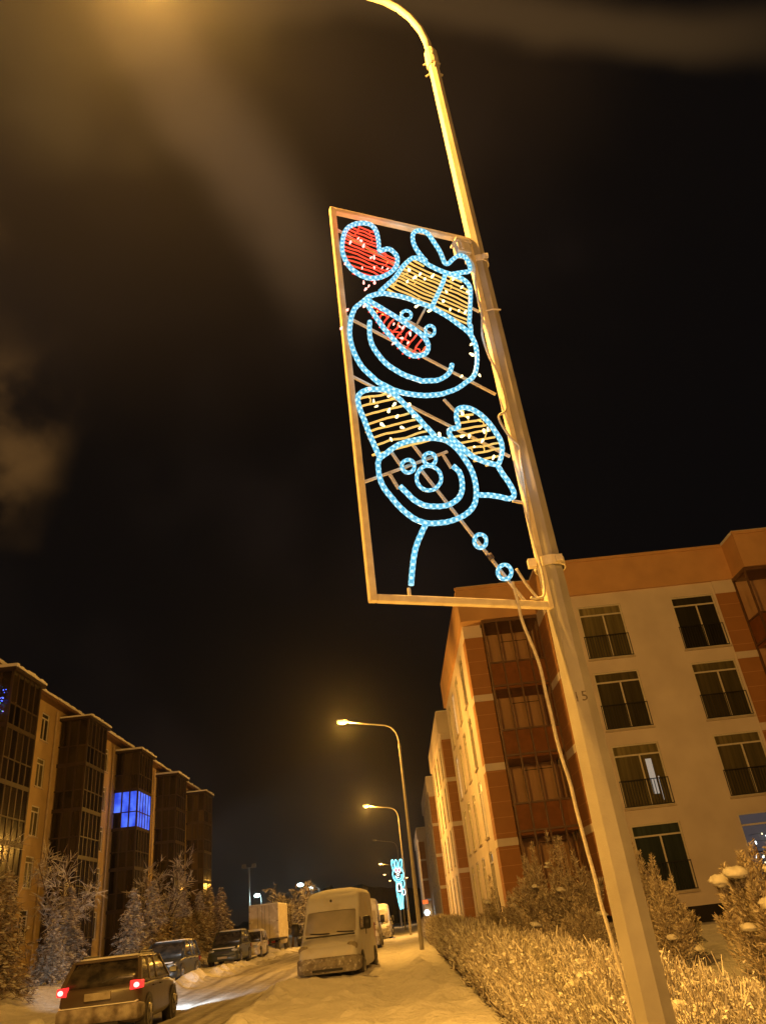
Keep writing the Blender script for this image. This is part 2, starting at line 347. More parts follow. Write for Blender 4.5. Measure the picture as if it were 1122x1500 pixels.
ROPES={"heart": [1, [[0.315, 2.688], [0.319, 2.759], [0.314, 2.873], [0.281, 2.935], [0.216, 2.938], [0.14, 2.897], [0.083, 2.831], [0.05, 2.734], [0.035, 2.627], [0.041, 2.544], [0.071, 2.461], [0.122, 2.409], [0.188, 2.381], [0.265, 2.396], [0.347, 2.45], [0.413, 2.526], [0.445, 2.603], [0.444, 2.671], [0.409, 2.714], [0.376, 2.714], [0.337, 2.687]]], "bow": [0, [[0.678, 2.669], [0.628, 2.748], [0.6, 2.838], [0.608, 2.932], [0.646, 2.984], [0.69, 2.997], [0.736, 2.978], [0.773, 2.897], [0.809, 2.807], [0.824, 2.721], [0.834, 2.69], [0.861, 2.696], [0.905, 2.752], [0.964, 2.809], [1.014, 2.809], [1.034, 2.76], [1.039, 2.707], [1.024, 2.659], [0.985, 2.64], [0.932, 2.617], [0.872, 2.589]]], "hat": [0, [[0.276, 2.269], [0.349, 2.36], [0.41, 2.441], [0.467, 2.54], [0.516, 2.613], [0.57, 2.671], [0.612, 2.682], [0.651, 2.666], [0.694, 2.634], [0.745, 2.612], [0.804, 2.593], [0.871, 2.584], [0.924, 2.572], [0.975, 2.541], [1.0, 2.487], [0.987, 2.39], [0.963, 2.275], [0.945, 2.189], [0.928, 2.113], [0.935, 2.097], [0.924, 2.015]]], "stripe": [0, [[0.817, 2.587], [0.79, 2.503], [0.739, 2.389], [0.69, 2.286], [0.652, 2.204]]], "brim": [0, [[0.182, 2.193], [0.241, 2.231], [0.287, 2.25], [0.35, 2.257], [0.413, 2.256], [0.477, 2.251], [0.538, 2.233], [0.601, 2.219], [0.633, 2.211], [0.688, 2.187], [0.743, 2.159], [0.797, 2.123], [0.843, 2.085], [0.89, 2.048], [0.923, 2.007]]], "snowman head": [0, [[0.182, 2.193], [0.128, 2.129], [0.08, 2.072], [0.05, 1.997], [0.031, 1.911], [0.022, 1.835], [0.024, 1.764], [0.035, 1.694], [0.055, 1.628], [0.086, 1.564], [0.128, 1.516], [0.174, 1.469], [0.223, 1.444], [0.278, 1.419], [0.346, 1.406], [0.428, 1.406], [0.464, 1.407], [0.537, 1.42], [0.601, 1.438], [0.667, 1.469], [0.735, 1.509], [0.808, 1.571], [0.868, 1.625], [0.901, 1.683], [0.925, 1.761], [0.941, 1.848], [0.943, 1.933], [0.926, 2.008]]], "smile": [0, [[0.173, 1.971], [0.163, 1.902], [0.161, 1.82], [0.174, 1.75], [0.208, 1.685], [0.254, 1.623], [0.32, 1.578], [0.387, 1.548], [0.463, 1.533], [0.487, 1.527], [0.543, 1.54], [0.6, 1.553], [0.654, 1.588], [0.7, 1.639], [0.73, 1.71]]], "nose": [1, [[0.167, 2.162], [0.226, 2.137], [0.283, 2.103], [0.353, 2.064], [0.422, 2.018], [0.491, 1.971], [0.541, 1.928], [0.572, 1.874], [0.569, 1.813], [0.537, 1.763], [0.471, 1.732], [0.412, 1.746], [0.364, 1.795], [0.317, 1.86], [0.275, 1.918], [0.235, 1.992], [0.2, 2.061], [0.172, 2.12]]], "eye1": [1, [[0.484, 2.098], [0.478, 2.079], [0.466, 2.063], [0.45, 2.052], [0.433, 2.048], [0.419, 2.053], [0.411, 2.064], [0.409, 2.081], [0.415, 2.099], [0.427, 2.115], [0.443, 2.127], [0.46, 2.13], [0.474, 2.126], [0.483, 2.114]]], "eye2": [1, [[0.643, 1.988], [0.636, 1.966], [0.624, 1.948], [0.608, 1.935], [0.592, 1.932], [0.579, 1.938], [0.571, 1.953], [0.571, 1.972], [0.577, 1.994], [0.589, 2.013], [0.605, 2.025], [0.621, 2.029], [0.635, 2.022], [0.642, 2.008]]], "cone": [0, [[0.125, 0.9], [0.101, 0.979], [0.077, 1.062], [0.058, 1.147], [0.038, 1.221], [0.028, 1.291], [0.038, 1.338], [0.069, 1.373], [0.116, 1.397], [0.168, 1.405], [0.225, 1.412], [0.269, 1.396], [0.3, 1.36], [0.34, 1.313], [0.375, 1.272], [0.411, 1.231], [0.45, 1.178], [0.489, 1.131], [0.513, 1.096]]], "small head": [1, [[0.119, 0.874], [0.11, 0.819], [0.112, 0.744], [0.132, 0.679], [0.173, 0.617], [0.213, 0.562], [0.262, 0.516], [0.312, 0.484], [0.372, 0.471], [0.442, 0.477], [0.514, 0.494], [0.591, 0.526], [0.656, 0.572], [0.703, 0.629], [0.728, 0.708], [0.735, 0.787], [0.724, 0.873], [0.692, 0.95], [0.651, 1.019], [0.591, 1.069], [0.518, 1.08], [0.442, 1.07], [0.366, 1.047], [0.29, 1.017], [0.228, 0.977], [0.173, 0.927]]], "small smile": [0, [[0.231, 0.704], [0.273, 0.656], [0.322, 0.609], [0.381, 0.585], [0.444, 0.587], [0.517, 0.601], [0.581, 0.641], [0.627, 0.698], [0.644, 0.777], [0.637, 0.848], [0.599, 0.887]]], "se1": [1, [[0.342, 0.853], [0.336, 0.833], [0.322, 0.816], [0.304, 0.805], [0.286, 0.803], [0.271, 0.81], [0.261, 0.825], [0.259, 0.844], [0.266, 0.864], [0.279, 0.881], [0.297, 0.892], [0.316, 0.894], [0.331, 0.888], [0.341, 0.873]]], "se2": [1, [[0.491, 0.922], [0.484, 0.902], [0.47, 0.885], [0.453, 0.875], [0.435, 0.873], [0.42, 0.88], [0.411, 0.894], [0.409, 0.912], [0.416, 0.932], [0.429, 0.949], [0.447, 0.96], [0.465, 0.962], [0.48, 0.955], [0.489, 0.941]]], "sn": [1, [[0.509, 0.79], [0.495, 0.751], [0.467, 0.719], [0.432, 0.699], [0.397, 0.695], [0.367, 0.708], [0.349, 0.736], [0.346, 0.773], [0.359, 0.811], [0.386, 0.845], [0.421, 0.866], [0.457, 0.87], [0.488, 0.856], [0.506, 0.828]]], "b1": [1, [[0.734, 0.382], [0.727, 0.362], [0.713, 0.346], [0.695, 0.336], [0.678, 0.335], [0.663, 0.342], [0.655, 0.357], [0.655, 0.376], [0.662, 0.396], [0.676, 0.412], [0.694, 0.422], [0.711, 0.423], [0.726, 0.416], [0.734, 0.401]]], "b2": [1, [[0.86, 0.188], [0.851, 0.168], [0.835, 0.151], [0.815, 0.141], [0.795, 0.14], [0.779, 0.148], [0.77, 0.164], [0.769, 0.184], [0.778, 0.204], [0.793, 0.221], [0.813, 0.231], [0.834, 0.232], [0.85, 0.224], [0.859, 0.208]]], "arm left": [0, [[0.364, 0.467], [0.329, 0.408], [0.293, 0.342], [0.263, 0.265], [0.243, 0.189], [0.228, 0.123], [0.219, 0.077]]], "mitten": [1, [[0.688, 1.185], [0.686, 1.265], [0.705, 1.329], [0.752, 1.353], [0.813, 1.345], [0.869, 1.312], [0.915, 1.257], [0.951, 1.188], [0.976, 1.124], [0.976, 1.065], [0.958, 1.004], [0.92, 0.935], [0.865, 0.935], [0.797, 0.952], [0.742, 0.977], [0.691, 1.029], [0.646, 1.074], [0.617, 1.116], [0.616, 1.149], [0.647, 1.172]]], "arm right": [0, [[0.918, 0.928], [0.943, 0.868], [0.973, 0.808], [0.993, 0.748], [0.988, 0.711], [0.954, 0.689], [0.902, 0.696], [0.832, 0.702], [0.744, 0.696]]]}
FILLS={"heart": ["r", [[0.315, 2.688], [0.319, 2.759], [0.314, 2.873], [0.281, 2.935], [0.216, 2.938], [0.14, 2.897], [0.083, 2.831], [0.05, 2.734], [0.035, 2.627], [0.041, 2.544], [0.071, 2.461], [0.122, 2.409], [0.188, 2.381], [0.265, 2.396], [0.347, 2.45], [0.413, 2.526], [0.445, 2.603], [0.444, 2.671], [0.409, 2.714], [0.376, 2.714], [0.337, 2.687]], [[0.097, 2.687], [0.29, 2.638]], 0.045], "nose": ["r", [[0.167, 2.162], [0.226, 2.137], [0.283, 2.103], [0.353, 2.064], [0.422, 2.018], [0.491, 1.971], [0.541, 1.928], [0.572, 1.874], [0.569, 1.813], [0.537, 1.763], [0.471, 1.732], [0.412, 1.746], [0.364, 1.795], [0.317, 1.86], [0.275, 1.918], [0.235, 1.992], [0.2, 2.061], [0.172, 2.12]], [[0.307, 1.88], [0.429, 2.074]], 0.05], "hat left": ["y", [[0.345, 2.326], [0.41, 2.441], [0.467, 2.54], [0.516, 2.613], [0.57, 2.671], [0.612, 2.682], [0.651, 2.666], [0.694, 2.634], [0.745, 2.612], [0.81, 2.59], [0.749, 2.417], [0.654, 2.221], [0.592, 2.239], [0.498, 2.265], [0.42, 2.303]], [[0.418, 2.393], [0.654, 2.31]], 0.045], "hat right": ["y", [[0.817, 2.587], [0.924, 2.572], [0.975, 2.541], [1.0, 2.487], [0.987, 2.39], [0.945, 2.189], [0.928, 2.113], [0.806, 2.183], [0.666, 2.216], [0.739, 2.389]], [[0.754, 2.359], [0.959, 2.291]], 0.05], "cone": ["y", [[0.125, 0.9], [0.101, 0.979], [0.077, 1.062], [0.058, 1.147], [0.038, 1.221], [0.028, 1.291], [0.038, 1.338], [0.069, 1.373], [0.116, 1.397], [0.168, 1.405], [0.225, 1.412], [0.269, 1.396], [0.3, 1.36], [0.34, 1.313], [0.375, 1.272], [0.411, 1.231], [0.45, 1.178], [0.489, 1.131], [0.513, 1.096]], [[0.112, 1.079], [0.388, 1.195]], 0.062], "mitten": ["y", [[0.688, 1.185], [0.686, 1.265], [0.705, 1.329], [0.752, 1.353], [0.813, 1.345], [0.869, 1.312], [0.915, 1.257], [0.951, 1.188], [0.976, 1.124], [0.976, 1.065], [0.958, 1.004], [0.92, 0.935], [0.865, 0.935], [0.797, 0.952], [0.742, 0.977], [0.691, 1.029], [0.646, 1.074], [0.617, 1.116], [0.616, 1.149], [0.647, 1.172]], [[0.698, 1.068], [0.877, 1.125]], 0.05]}
STRUTS=[[[0.023, 2.855], [0.543, 2.562]], [[0.011, 2.026], [1.044, 1.539]], [[0.01, 1.519], [1.048, 1.036]], [[0.021, 0.73], [0.6, 1.017]], [[0.392, 0.876], [0.94, 0.016]], [[0.642, 1.433], [0.707, 1.349]], [[0.624, 2.229], [0.52, 2.028]], [[0.974, 2.336], [1.06, 2.296]], [[0.997, 0.701], [1.068, 0.693]], [[0.568, 0.992], [0.609, 0.897]], [[0.187, 0.819], [0.239, 0.711]], [[0.225, 0.964], [0.272, 0.877]], [[0.373, 1.038], [0.425, 0.954]], [[0.221, 0.076], [0.219, -0.004]], [[0.447, 2.093], [0.632, 1.996]]]
BULBS={"r": [[0.156, 2.739], [0.197, 2.682], [0.181, 2.733], [0.096, 2.688], [0.192, 2.68], [0.238, 2.576], [0.265, 2.59], [0.254, 2.486], [0.317, 2.503], [0.161, 2.455], [0.037, 2.456], [0.352, 2.492], [0.156, 2.304], [0.239, 2.331], [0.195, 2.294], [0.166, 2.249], [0.021, 2.034], [0.141, 2.092], [0.313, 1.797], [0.339, 1.976], [0.382, 1.967], [0.4, 1.953], [0.444, 1.907], [0.383, 1.859], [0.424, 1.831], [-0.04, 1.848]], "y": [[0.517, 2.521], [0.599, 2.501], [0.492, 2.407], [0.557, 2.464], [0.696, 2.506], [0.631, 2.462], [0.53, 2.181], [0.618, 2.15], [0.79, 2.38], [0.747, 2.277], [0.868, 2.528], [0.93, 2.468], [0.861, 2.218], [0.908, 2.209], [0.79, 2.208], [0.961, 2.421], [0.905, 1.915], [0.892, 1.815], [0.919, 1.646], [0.774, 1.603], [0.129, 1.302], [0.143, 1.262], [0.234, 1.356], [0.264, 1.297], [0.216, 1.232], [0.266, 1.198], [0.362, 1.307], [0.384, 1.225], [0.159, 1.121], [0.288, 1.118], [0.413, 1.136], [0.539, 1.106], [0.206, 1.021], [0.106, 1.389], [0.732, 1.299], [0.761, 1.265], [0.745, 1.118], [0.696, 1.112], [0.857, 1.171], [0.839, 1.099], [0.765, 1.037], [0.894, 0.981], [0.889, 1.186]]}
BOX=[[0.957, 2.969], [1.086, 2.842]]
CABLE=[[0.82, 3.94, 3.223], [0.822, 3.942, 3.106], [0.826, 3.943, 3.003], [0.848, 3.945, 2.881], [0.873, 3.947, 2.724], [0.878, 3.948, 2.52], [0.883, 3.95, 2.308], [0.899, 3.95, 2.138], [0.906, 3.95, 1.975], [0.914, 3.95, 1.82], [0.924, 3.95, 1.67], [0.931, 3.95, 1.513], [0.943, 3.95, 1.361], [0.952, 3.95, 1.203], [0.955, 3.95, 1.102], [0.975, 3.95, 0.6], [0.985, 4.0, 0.05]]
# ------------------------------------------------------------------ world: black night sky with thin brown cloud; lamp glow and flare streaks painted in
w = bpy.data.worlds.new('World'); SC.world = w; w.use_nodes = True
nt = w.node_tree; N = nt.nodes.new; L = nt.links.new; bg = nt.nodes['Background']
tc = N('ShaderNodeTexCoord'); G = tc.outputs['Generated']
def math_(op, a, b=None, c=None):
    n = N('ShaderNodeMath'); n.operation = op
    for i, q in enumerate((a, b, c)):
        if q is None: continue
        if isinstance(q, (int, float)): n.inputs[i].default_value = q
        else: L(q, n.inputs[i])
    return n.outputs[0]
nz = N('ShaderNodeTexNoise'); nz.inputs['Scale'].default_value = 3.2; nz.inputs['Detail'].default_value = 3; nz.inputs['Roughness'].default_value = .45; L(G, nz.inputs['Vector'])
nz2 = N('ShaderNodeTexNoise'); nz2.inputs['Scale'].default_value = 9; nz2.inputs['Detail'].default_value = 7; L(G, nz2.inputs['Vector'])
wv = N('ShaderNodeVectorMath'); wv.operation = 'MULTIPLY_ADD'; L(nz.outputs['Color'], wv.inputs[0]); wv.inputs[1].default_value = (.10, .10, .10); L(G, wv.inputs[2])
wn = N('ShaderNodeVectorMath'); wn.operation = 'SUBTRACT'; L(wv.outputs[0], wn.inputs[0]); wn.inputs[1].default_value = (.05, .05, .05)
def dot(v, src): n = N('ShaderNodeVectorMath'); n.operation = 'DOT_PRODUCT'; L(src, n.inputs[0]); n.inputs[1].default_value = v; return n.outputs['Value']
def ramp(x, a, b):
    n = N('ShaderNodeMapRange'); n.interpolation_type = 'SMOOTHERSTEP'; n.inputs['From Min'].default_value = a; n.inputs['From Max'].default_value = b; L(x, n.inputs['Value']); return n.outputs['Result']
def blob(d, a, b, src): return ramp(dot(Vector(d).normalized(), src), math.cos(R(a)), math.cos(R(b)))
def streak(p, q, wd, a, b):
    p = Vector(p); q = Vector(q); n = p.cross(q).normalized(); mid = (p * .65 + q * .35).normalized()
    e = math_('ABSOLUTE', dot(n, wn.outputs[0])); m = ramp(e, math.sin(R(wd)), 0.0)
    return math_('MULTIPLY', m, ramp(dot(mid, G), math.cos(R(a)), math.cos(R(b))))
layers = [(blob((-.2, .33, .93), 37, 4, wn.outputs[0]), (.020, .0095, .003)),  # first two layers paint the near lamp's glow into the sky colour
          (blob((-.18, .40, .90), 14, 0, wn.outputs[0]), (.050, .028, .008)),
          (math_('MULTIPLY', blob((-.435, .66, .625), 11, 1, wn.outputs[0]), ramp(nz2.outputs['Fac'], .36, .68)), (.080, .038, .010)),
          (math_('MULTIPLY', streak((-.176, .428, .886), (-.060, .650, .757), 5.2, 20, 2), ramp(nz.outputs['Fac'], .2, .6)), (.060, .034, .015)),  # this and the next layer paint lens flare streaks into the sky
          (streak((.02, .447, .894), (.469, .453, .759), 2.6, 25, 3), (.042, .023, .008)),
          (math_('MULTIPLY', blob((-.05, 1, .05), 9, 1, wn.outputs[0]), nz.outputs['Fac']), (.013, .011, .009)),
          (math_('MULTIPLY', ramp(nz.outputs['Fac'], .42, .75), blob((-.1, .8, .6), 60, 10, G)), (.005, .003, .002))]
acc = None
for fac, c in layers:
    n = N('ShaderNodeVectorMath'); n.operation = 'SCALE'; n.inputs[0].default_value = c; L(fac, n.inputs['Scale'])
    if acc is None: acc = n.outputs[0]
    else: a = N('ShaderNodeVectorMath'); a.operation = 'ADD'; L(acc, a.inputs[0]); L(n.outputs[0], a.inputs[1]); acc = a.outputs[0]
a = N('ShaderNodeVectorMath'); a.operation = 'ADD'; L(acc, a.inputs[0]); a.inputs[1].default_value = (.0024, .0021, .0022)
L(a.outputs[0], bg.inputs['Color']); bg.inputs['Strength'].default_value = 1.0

# ------------------------------------------------------------------ street lamps
SODIUM = (1.0, .468, .068)
def light(parent, loc, power, col, radius=.12, kind='POINT', rot=None, spot=None):
    l = bpy.data.lights.new('lamp_light', kind); l.energy = power; l.color = col; l.shadow_soft_size = radius
    if spot: l.spot_size = R(spot); l.spot_blend = .6
    o = bpy.data.objects.new('lamp_light', l); COL.objects.link(o); o.location = loc
    if rot: o.rotation_euler = rot
    if parent is not None: o.parent = parent
    return o
ARM = [(0, 8.66), (-.01, 8.9), (-.045, 9.12), (-.125, 9.33), (-.22, 9.48), (-.354, 9.60), (-.6, 9.71), (-1.2, 9.82), (-1.8, 9.93), (-2.35, 10.04)]
def lamp_meshes(fine):
    n = 8
    p = MB(); p.tube([(0,0,-.6), (0,0,1.0), (0,0,4.3), (0,0,8.7)], [.104, .097, .067, .05], n, rot=R(3))
    a = MB(); pts = [(x, 0, z) for x, z in ARM]; a.tube(pts, .036, 10 if fine else 6)
    c = MB(); c.tube([(0,0,8.50), (0,0,8.52), (0,0,8.66), (0,0,8.72), (0,0,8.78)], [.056, .062, .062, .06, .04], 12)
    for k in range(3):
        an = 2*PI*k/3 + .4
        for zz in (8.44, 8.62): c.cyl((.045*math.cos(an), .045*math.sin(an), zz), (.092*math.cos(an), .092*math.sin(an), zz), .011, n=6)
    h = MB(); rings = []
    for t, hw, zz, th in ((0, .05, 10.06, .05), (.12, .12, 10.09, .10), (.4, .16, 10.15, .13), (.62, .13, 10.18, .09), (.7, .05, 10.17, .03)):
        rings.append([(-2.3 - t, hw * math.cos(b), zz + th * (.6 if math.sin(b) > 0 else .25) * math.sin(b)) for b in [2*PI*k/12 for k in range(12)]])
    h.loft(rings)
    d = MB(); d.ball((-2.68, 0, 10.10), .30, .17, .11, 10, 6)
    return [x.mesh(nm, m, s) for x, nm, m, s in ((p, 'pole', M['pole'], False), (a, 'arm', M['pole'], True), (c, 'collar', M['pole'], False), (h, 'lamp_head', M['steel'], True), (d, 'diffuser', M['sodium'], True))]
LM = lamp_meshes(True)
def street_lamp(x, y, label, power, lit='sodium', rz=0.0, col=SODIUM, z=None, group='street lamps along the pavement'):
    o = thing('street_lamp', label, 'street lamp', (x, y, gz(x, y) if z is None else z), rz, group)
    for nm, me in zip(('pole', 'arm', 'collar', 'lamp_head', 'diffuser'), LM):
        if nm == 'diffuser' and lit != 'sodium': me = me.copy(); me.materials.clear(); me.materials.append(M[lit])
        c = link(nm, me, o)
    if power: light(o, (-2.68, 0, 9.93), power, col)
    return o
PX, PY = 1.09, 4.10
lamp1 = street_lamp(PX, PY, 'tall tapered steel street lamp in the foreground, painted 15 and carrying the big light sign', 9000, z=0, rz=R(8))
street_lamp(1.3, -27.5, 'sodium street lamp of the same row standing behind the camera', 13000, col=(1.0, .465, .125))
street_lamp(.69, 37.5, 'lit sodium street lamp just beyond the white van, next after the foreground pole', 3900)
street_lamp(.51, 69, 'lit sodium street lamp whose pole carries the glowing hare sign', 6000)
street_lamp(.2, 101, 'unlit street lamp standing beyond the hare sign', 0, 'off')
for x, y, lb in ((-.3, 145, 'far lit sodium street lamp, first of the row beyond the hare sign'), (-.3, 180, 'far lit sodium street lamp, second of the row beyond the hare sign'), (.4, 212, 'far lit sodium street lamp, last and lowest of the row left of the hare sign')):
    street_lamp(x, y, lb, 2500 if y < 150 else 0, 'sodiumfar')
street_lamp(-.7, 205, 'far lit sodium street lamp seen just right of the hare sign', 0, 'sodiumfar', PI)
# the number painted on the pole
fc = bpy.data.curves.new('pole_number', 'FONT'); fc.body = '15'; fc.size = .075; fc.extrude = .0006; fc.align_x = 'CENTER'; fc.space_character = 1.1
to = bpy.data.objects.new('t', fc); COL.objects.link(to); dg = bpy.context.evaluated_depsgraph_get()
tm = bpy.data.meshes.new_from_object(to.evaluated_get(dg)); bpy.data.objects.remove(to)
M['ink'] = mat('worn_stencil_paint', (.07, .05, .03), (.22, .18, .13), 60, .8)
tm.materials.clear(); tm.materials.append(M['ink'])
o = link('pole_number', tm, lamp1, (.0773*math.cos(R(250.5)), .0773*math.sin(R(250.5)), 2.53)); o.rotation_euler = (R(90.5), 0, R(-19.5))

# ------------------------------------------------------------------ the light sign
SW, SH = 1.088, 3.03
SU = Vector((.93396156, .35737348, 0)); SO = Vector((.01282805, 3.66515837, 3.09769))
ang = math.atan2(SU.y, SU.x)
sign = thing('light_sign', 'large framed banner of blue rope lights drawing a snowman over a small pointed cap figure', 'light decoration', SO, ang)
def smooth(pts, closed, step=.02):
    P = [Vector((p[0], 0, p[1])) for p in pts]; n = len(P); out = []
    def g(i): return P[i % n] if closed else P[max(0, min(n-1, i))]
    for i in range(n if closed else n-1):
        a, b, c, d = g(i-1), g(i), g(i+1), g(i+2); k = max(2, int((c-b).length / step))
        for j in range(k):
            t = j / k
            out.append(.5 * ((2*b) + (c-a)*t + (2*a-5*b+4*c-d)*t*t + (3*b-a-3*c+d)*t**3))
    if not closed: out.append(P[-1])
    return out
fr = MB(); T = .042
fr.box(-T/2, T/2, -T/2, T/2, -T/2, SH + T/2)
fr.box(SW - T/2, SW + T/2, -T/2, T/2, -T/2, SH - .03)
fr.box(T/2, SW - T/2, -T/2 + .001, T/2 - .001, -T/2, T/2)
fr.box(T/2, SW + T/2, -T/2 + .001, T/2 - .001, SH - T/2, SH + T/2)
fo = part('frame', fr, M['frame'], sign, bevel=.006)
SPEC = {'eye1': .011, 'eye2': .011, 'se1': .012, 'se2': .012, 'sn': .012, 'b1': .012, 'b2': .012}
RN = {'heart': 'heart_rope', 'bow': 'bow_rope', 'hat': 'hat_rope', 'stripe': 'hat_rope', 'brim': 'hat_rope', 'snowman head': 'face_rope', 'smile': 'smile_rope', 'nose': 'nose_rope', 'eye1': 'eye_rope', 'eye2': 'eye_rope', 'cone': 'cap_rope', 'small head': 'face_rope', 'small smile': 'smile_rope', 'se1': 'eye_rope', 'se2': 'eye_rope', 'sn': 'nose_rope', 'b1': 'button_rope', 'b2': 'button_rope', 'arm left': 'arm_rope', 'arm right': 'arm_rope', 'mitten': 'mitten_rope'}
for i, (k, (cl, pts)) in enumerate(ROPES.items()):
    r = SPEC.get(k, .0165); m = MB(); S = smooth(pts, bool(cl))
    off = -.024 - .0012 * (i % 5)
    S = [p + Vector((0, off, .003 * mn.noise((p.x * 25, p.z * 25, i)))) for p in S]
    m.tube(S, r, 8, bool(cl), uv=True)
    # clips that tie the rope to its rods
    ro = part(RN[k], m, M['rope'], sign, smooth=True)
def inside(p, poly):
    c = False; n = len(poly)
    for i in range(n):
        a, b = poly[i], poly[i-1]
        if (a[1] > p[1]) != (b[1] > p[1]) and p[0] < (b[0]-a[0])*(p[1]-a[1])/(b[1]-a[1]) + a[0]: c = not c
    return c
GARL = {}
for k, (c, poly, dr, sp) in FILLS.items():
    poly = [(p.x, p.z) for p in smooth(poly, True, .03)]
    d = Vector((dr[1][0]-dr[0][0], dr[1][1]-dr[0][1])).normalized(); nn = Vector((-d.y, d.x))
    hs = [Vector(p).dot(nn) for p in poly]; m = MB(); h = min(hs) + sp * .5; prev = None; row = 0
    while h < max(hs):
        xs = []
        for i in range(len(poly)):
            a = Vector(poly[i]); b = Vector(poly[i-1]); ha, hb = a.dot(nn), b.dot(nn)
            if (ha > h) != (hb > h): xs.append((a + (b-a) * ((h-ha)/(hb-ha))).dot(d))
        xs.sort()
        for q in range(0, len(xs) - 1, 2):
            x0, x1 = xs[q], xs[q+1]; K = max(3, int((x1-x0)/.04)); P = []
            for j in range(K + 1):
                x = lerp(x0, x1, j/K); p = d * x + nn * (h + .010 * mn.noise((x * 9, h * 9, 2)) + (.012 * mn.noise((x * 22, h * 40, 5)) if c == 'r' else 0))
                P.append((p.x, .004 + .008 * mn.noise((x * 7, h * 11, 4)), p.y))
            m.tube(P, .0062 if c == 'r' else .0072, 5)
            if random.random() < (.9 if c == 'r' else .5):      # loose loops of the string hanging between the rows
                x = random.uniform(x0, x1); p = d * x + nn * h; e = p + nn * sp * random.uniform(.7, 1.3) * random.choice((-1, 1)) + d * random.uniform(-.03, .03)
                if inside((e.x, e.y), poly): m.tube([(p.x, -.004, p.y), ((p.x+e.x)/2 + .008, -.016, (p.y+e.y)/2), (e.x, -.004, e.y)], .0045, 5)
        h += sp * random.uniform(.78, 1.05)
    GARL[k] = (part('light_string', m, M['red'] if c == 'r' else M['yellow'], sign, smooth=True), c, poly)
bm_ = {}
for c, mm in (('r', 'bulbred'), ('y', 'bulbyellow')):
    b = MB(); b.tube([(0, 0, -.022), (0, 0, -.008), (0, 0, .004), (0, 0, .012), (0, 0, .017)], [.005, .0085, .0115, .008, .002], 8); bm_[c] = b.mesh('bulb', M[mm], True)
for c in 'ry':
    gs = [g for g in GARL.values() if g[1] == c]
    for u, v in BULBS[c]:
        best = min(gs, key=lambda g: min((u-p[0])**2 + (v-p[1])**2 for p in g[2]) - (10 if inside((u, v), g[2]) else 0))
        o = link('bulb', bm_[c], best[0], (u, -.03 - random.random() * .015, v)); o.rotation_euler = (random.uniform(0, 6), random.uniform(0, 6), 0)
        s = random.uniform(.6, 1.05) * (.85 if c == 'r' else 1); o.scale = (s, s, s)
for u, v, c_, e_ in ((.10, 2.86, (1, .12, .08), .45), (.30, 2.95, (1, .2, .15), .3), (.5, 2.93, (.3, .7, 1), .3), (.75, 2.9, (.3, .7, 1), .3), (.9, 2.6, (.3, .7, 1), .3), (.12, 2.2, (.3, .7, 1), .25), (.12, 1.5, (.3, .7, 1), .25), (.95, 2.0, (.3, .7, 1), .3), (1.0, .9, (.3, .7, 1), .3), (.25, .25, (.3, .7, 1), .25), (.35, 2.15, (1, .12, .08), .3)):
    light(sign, (u, -.10, v), e_, c_, .05)  # added lights standing in for the glow the ropes cast on the frame
for a, b in STRUTS:
    m = MB(); m.bar((a[0], .014, a[1]), (b[0], .014, b[1]), .015); part('strut', m, M['rod'], sign)
m = MB(); m.box(BOX[0][0], BOX[0][0] + .115, -.05, .03, BOX[1][1], BOX[0][1] + .02); bo = part('transformer_box', m, M['box'], sign, bevel=.008)
m = MB(); m.box(BOX[0][0] - .012, BOX[0][0] + .127, -.056, .036, BOX[0][1] - .022, BOX[0][1] - .006); m.box(BOX[0][0] + .03, BOX[0][0] + .05, -.056, -.05, BOX[1][1] + .02, BOX[0][1] - .03); part('lid', m, M['rod'], bo)
m = MB(); tp = lambda a, b, t: (lerp(a[0], b[0], t), .006, lerp(a[1], b[1], t))
A, B = STRUTS[4]; m.tube([tp(A, B, .655), tp(A, B, .69)], .017, 8); part('tape_wrap', m, M['tape'], sign, smooth=True)
# clamps that hold the frame to the pole (world space, pole axis at PX, PY)
def clamp(z, rp):
    m = MB(); n = 20
    for r0, r1 in ((rp + .004, rp + .012),):
        rg = [[(r*math.cos(2*PI*k/n), r*math.sin(2*PI*k/n), zz) for k in range(n)] for r, zz in ((r0, z-.03), (r1, z-.03), (r1, z+.03), (r0, z+.03))]
        m.loft(rg, cap=False)
    return m
inv = Matrix.Translation(SO) @ Matrix.Rotation(ang, 4, 'Z'); inv = inv.inverted()
for z, rp in ((5.92, .058), (3.37, .082)):
    m = clamp(z, rp); m.v = [(x + PX, y + PY, zz) for x, y, zz in m.v]
    m.box(PX - rp - .055, PX - rp - .008, PY - .07, PY - .03, z - .026, z + .026)
    m.v = [tuple(inv @ Vector(p)) for p in m.v]; c = part('clamp', m, M['frame'], sign)
    m = MB(); m.box(PX + .02, PX + .06, PY - rp - .026, PY - rp - .010, z - .02, z + .02); m.v = [tuple(inv @ Vector(p)) for p in m.v]; part('bolt', m, M['rod'], c)
m = MB(); m.tube([(PX - .058, PY - .05, 5.37), (PX - .05, PY - .075, 5.37), (PX, PY - .085, 5.37), (PX + .06, PY - .06, 5.38)], .006, 6); m.v = [tuple(inv @ Vector(p)) for p in m.v]; part('cable_tie', m, M['rod'], sign)
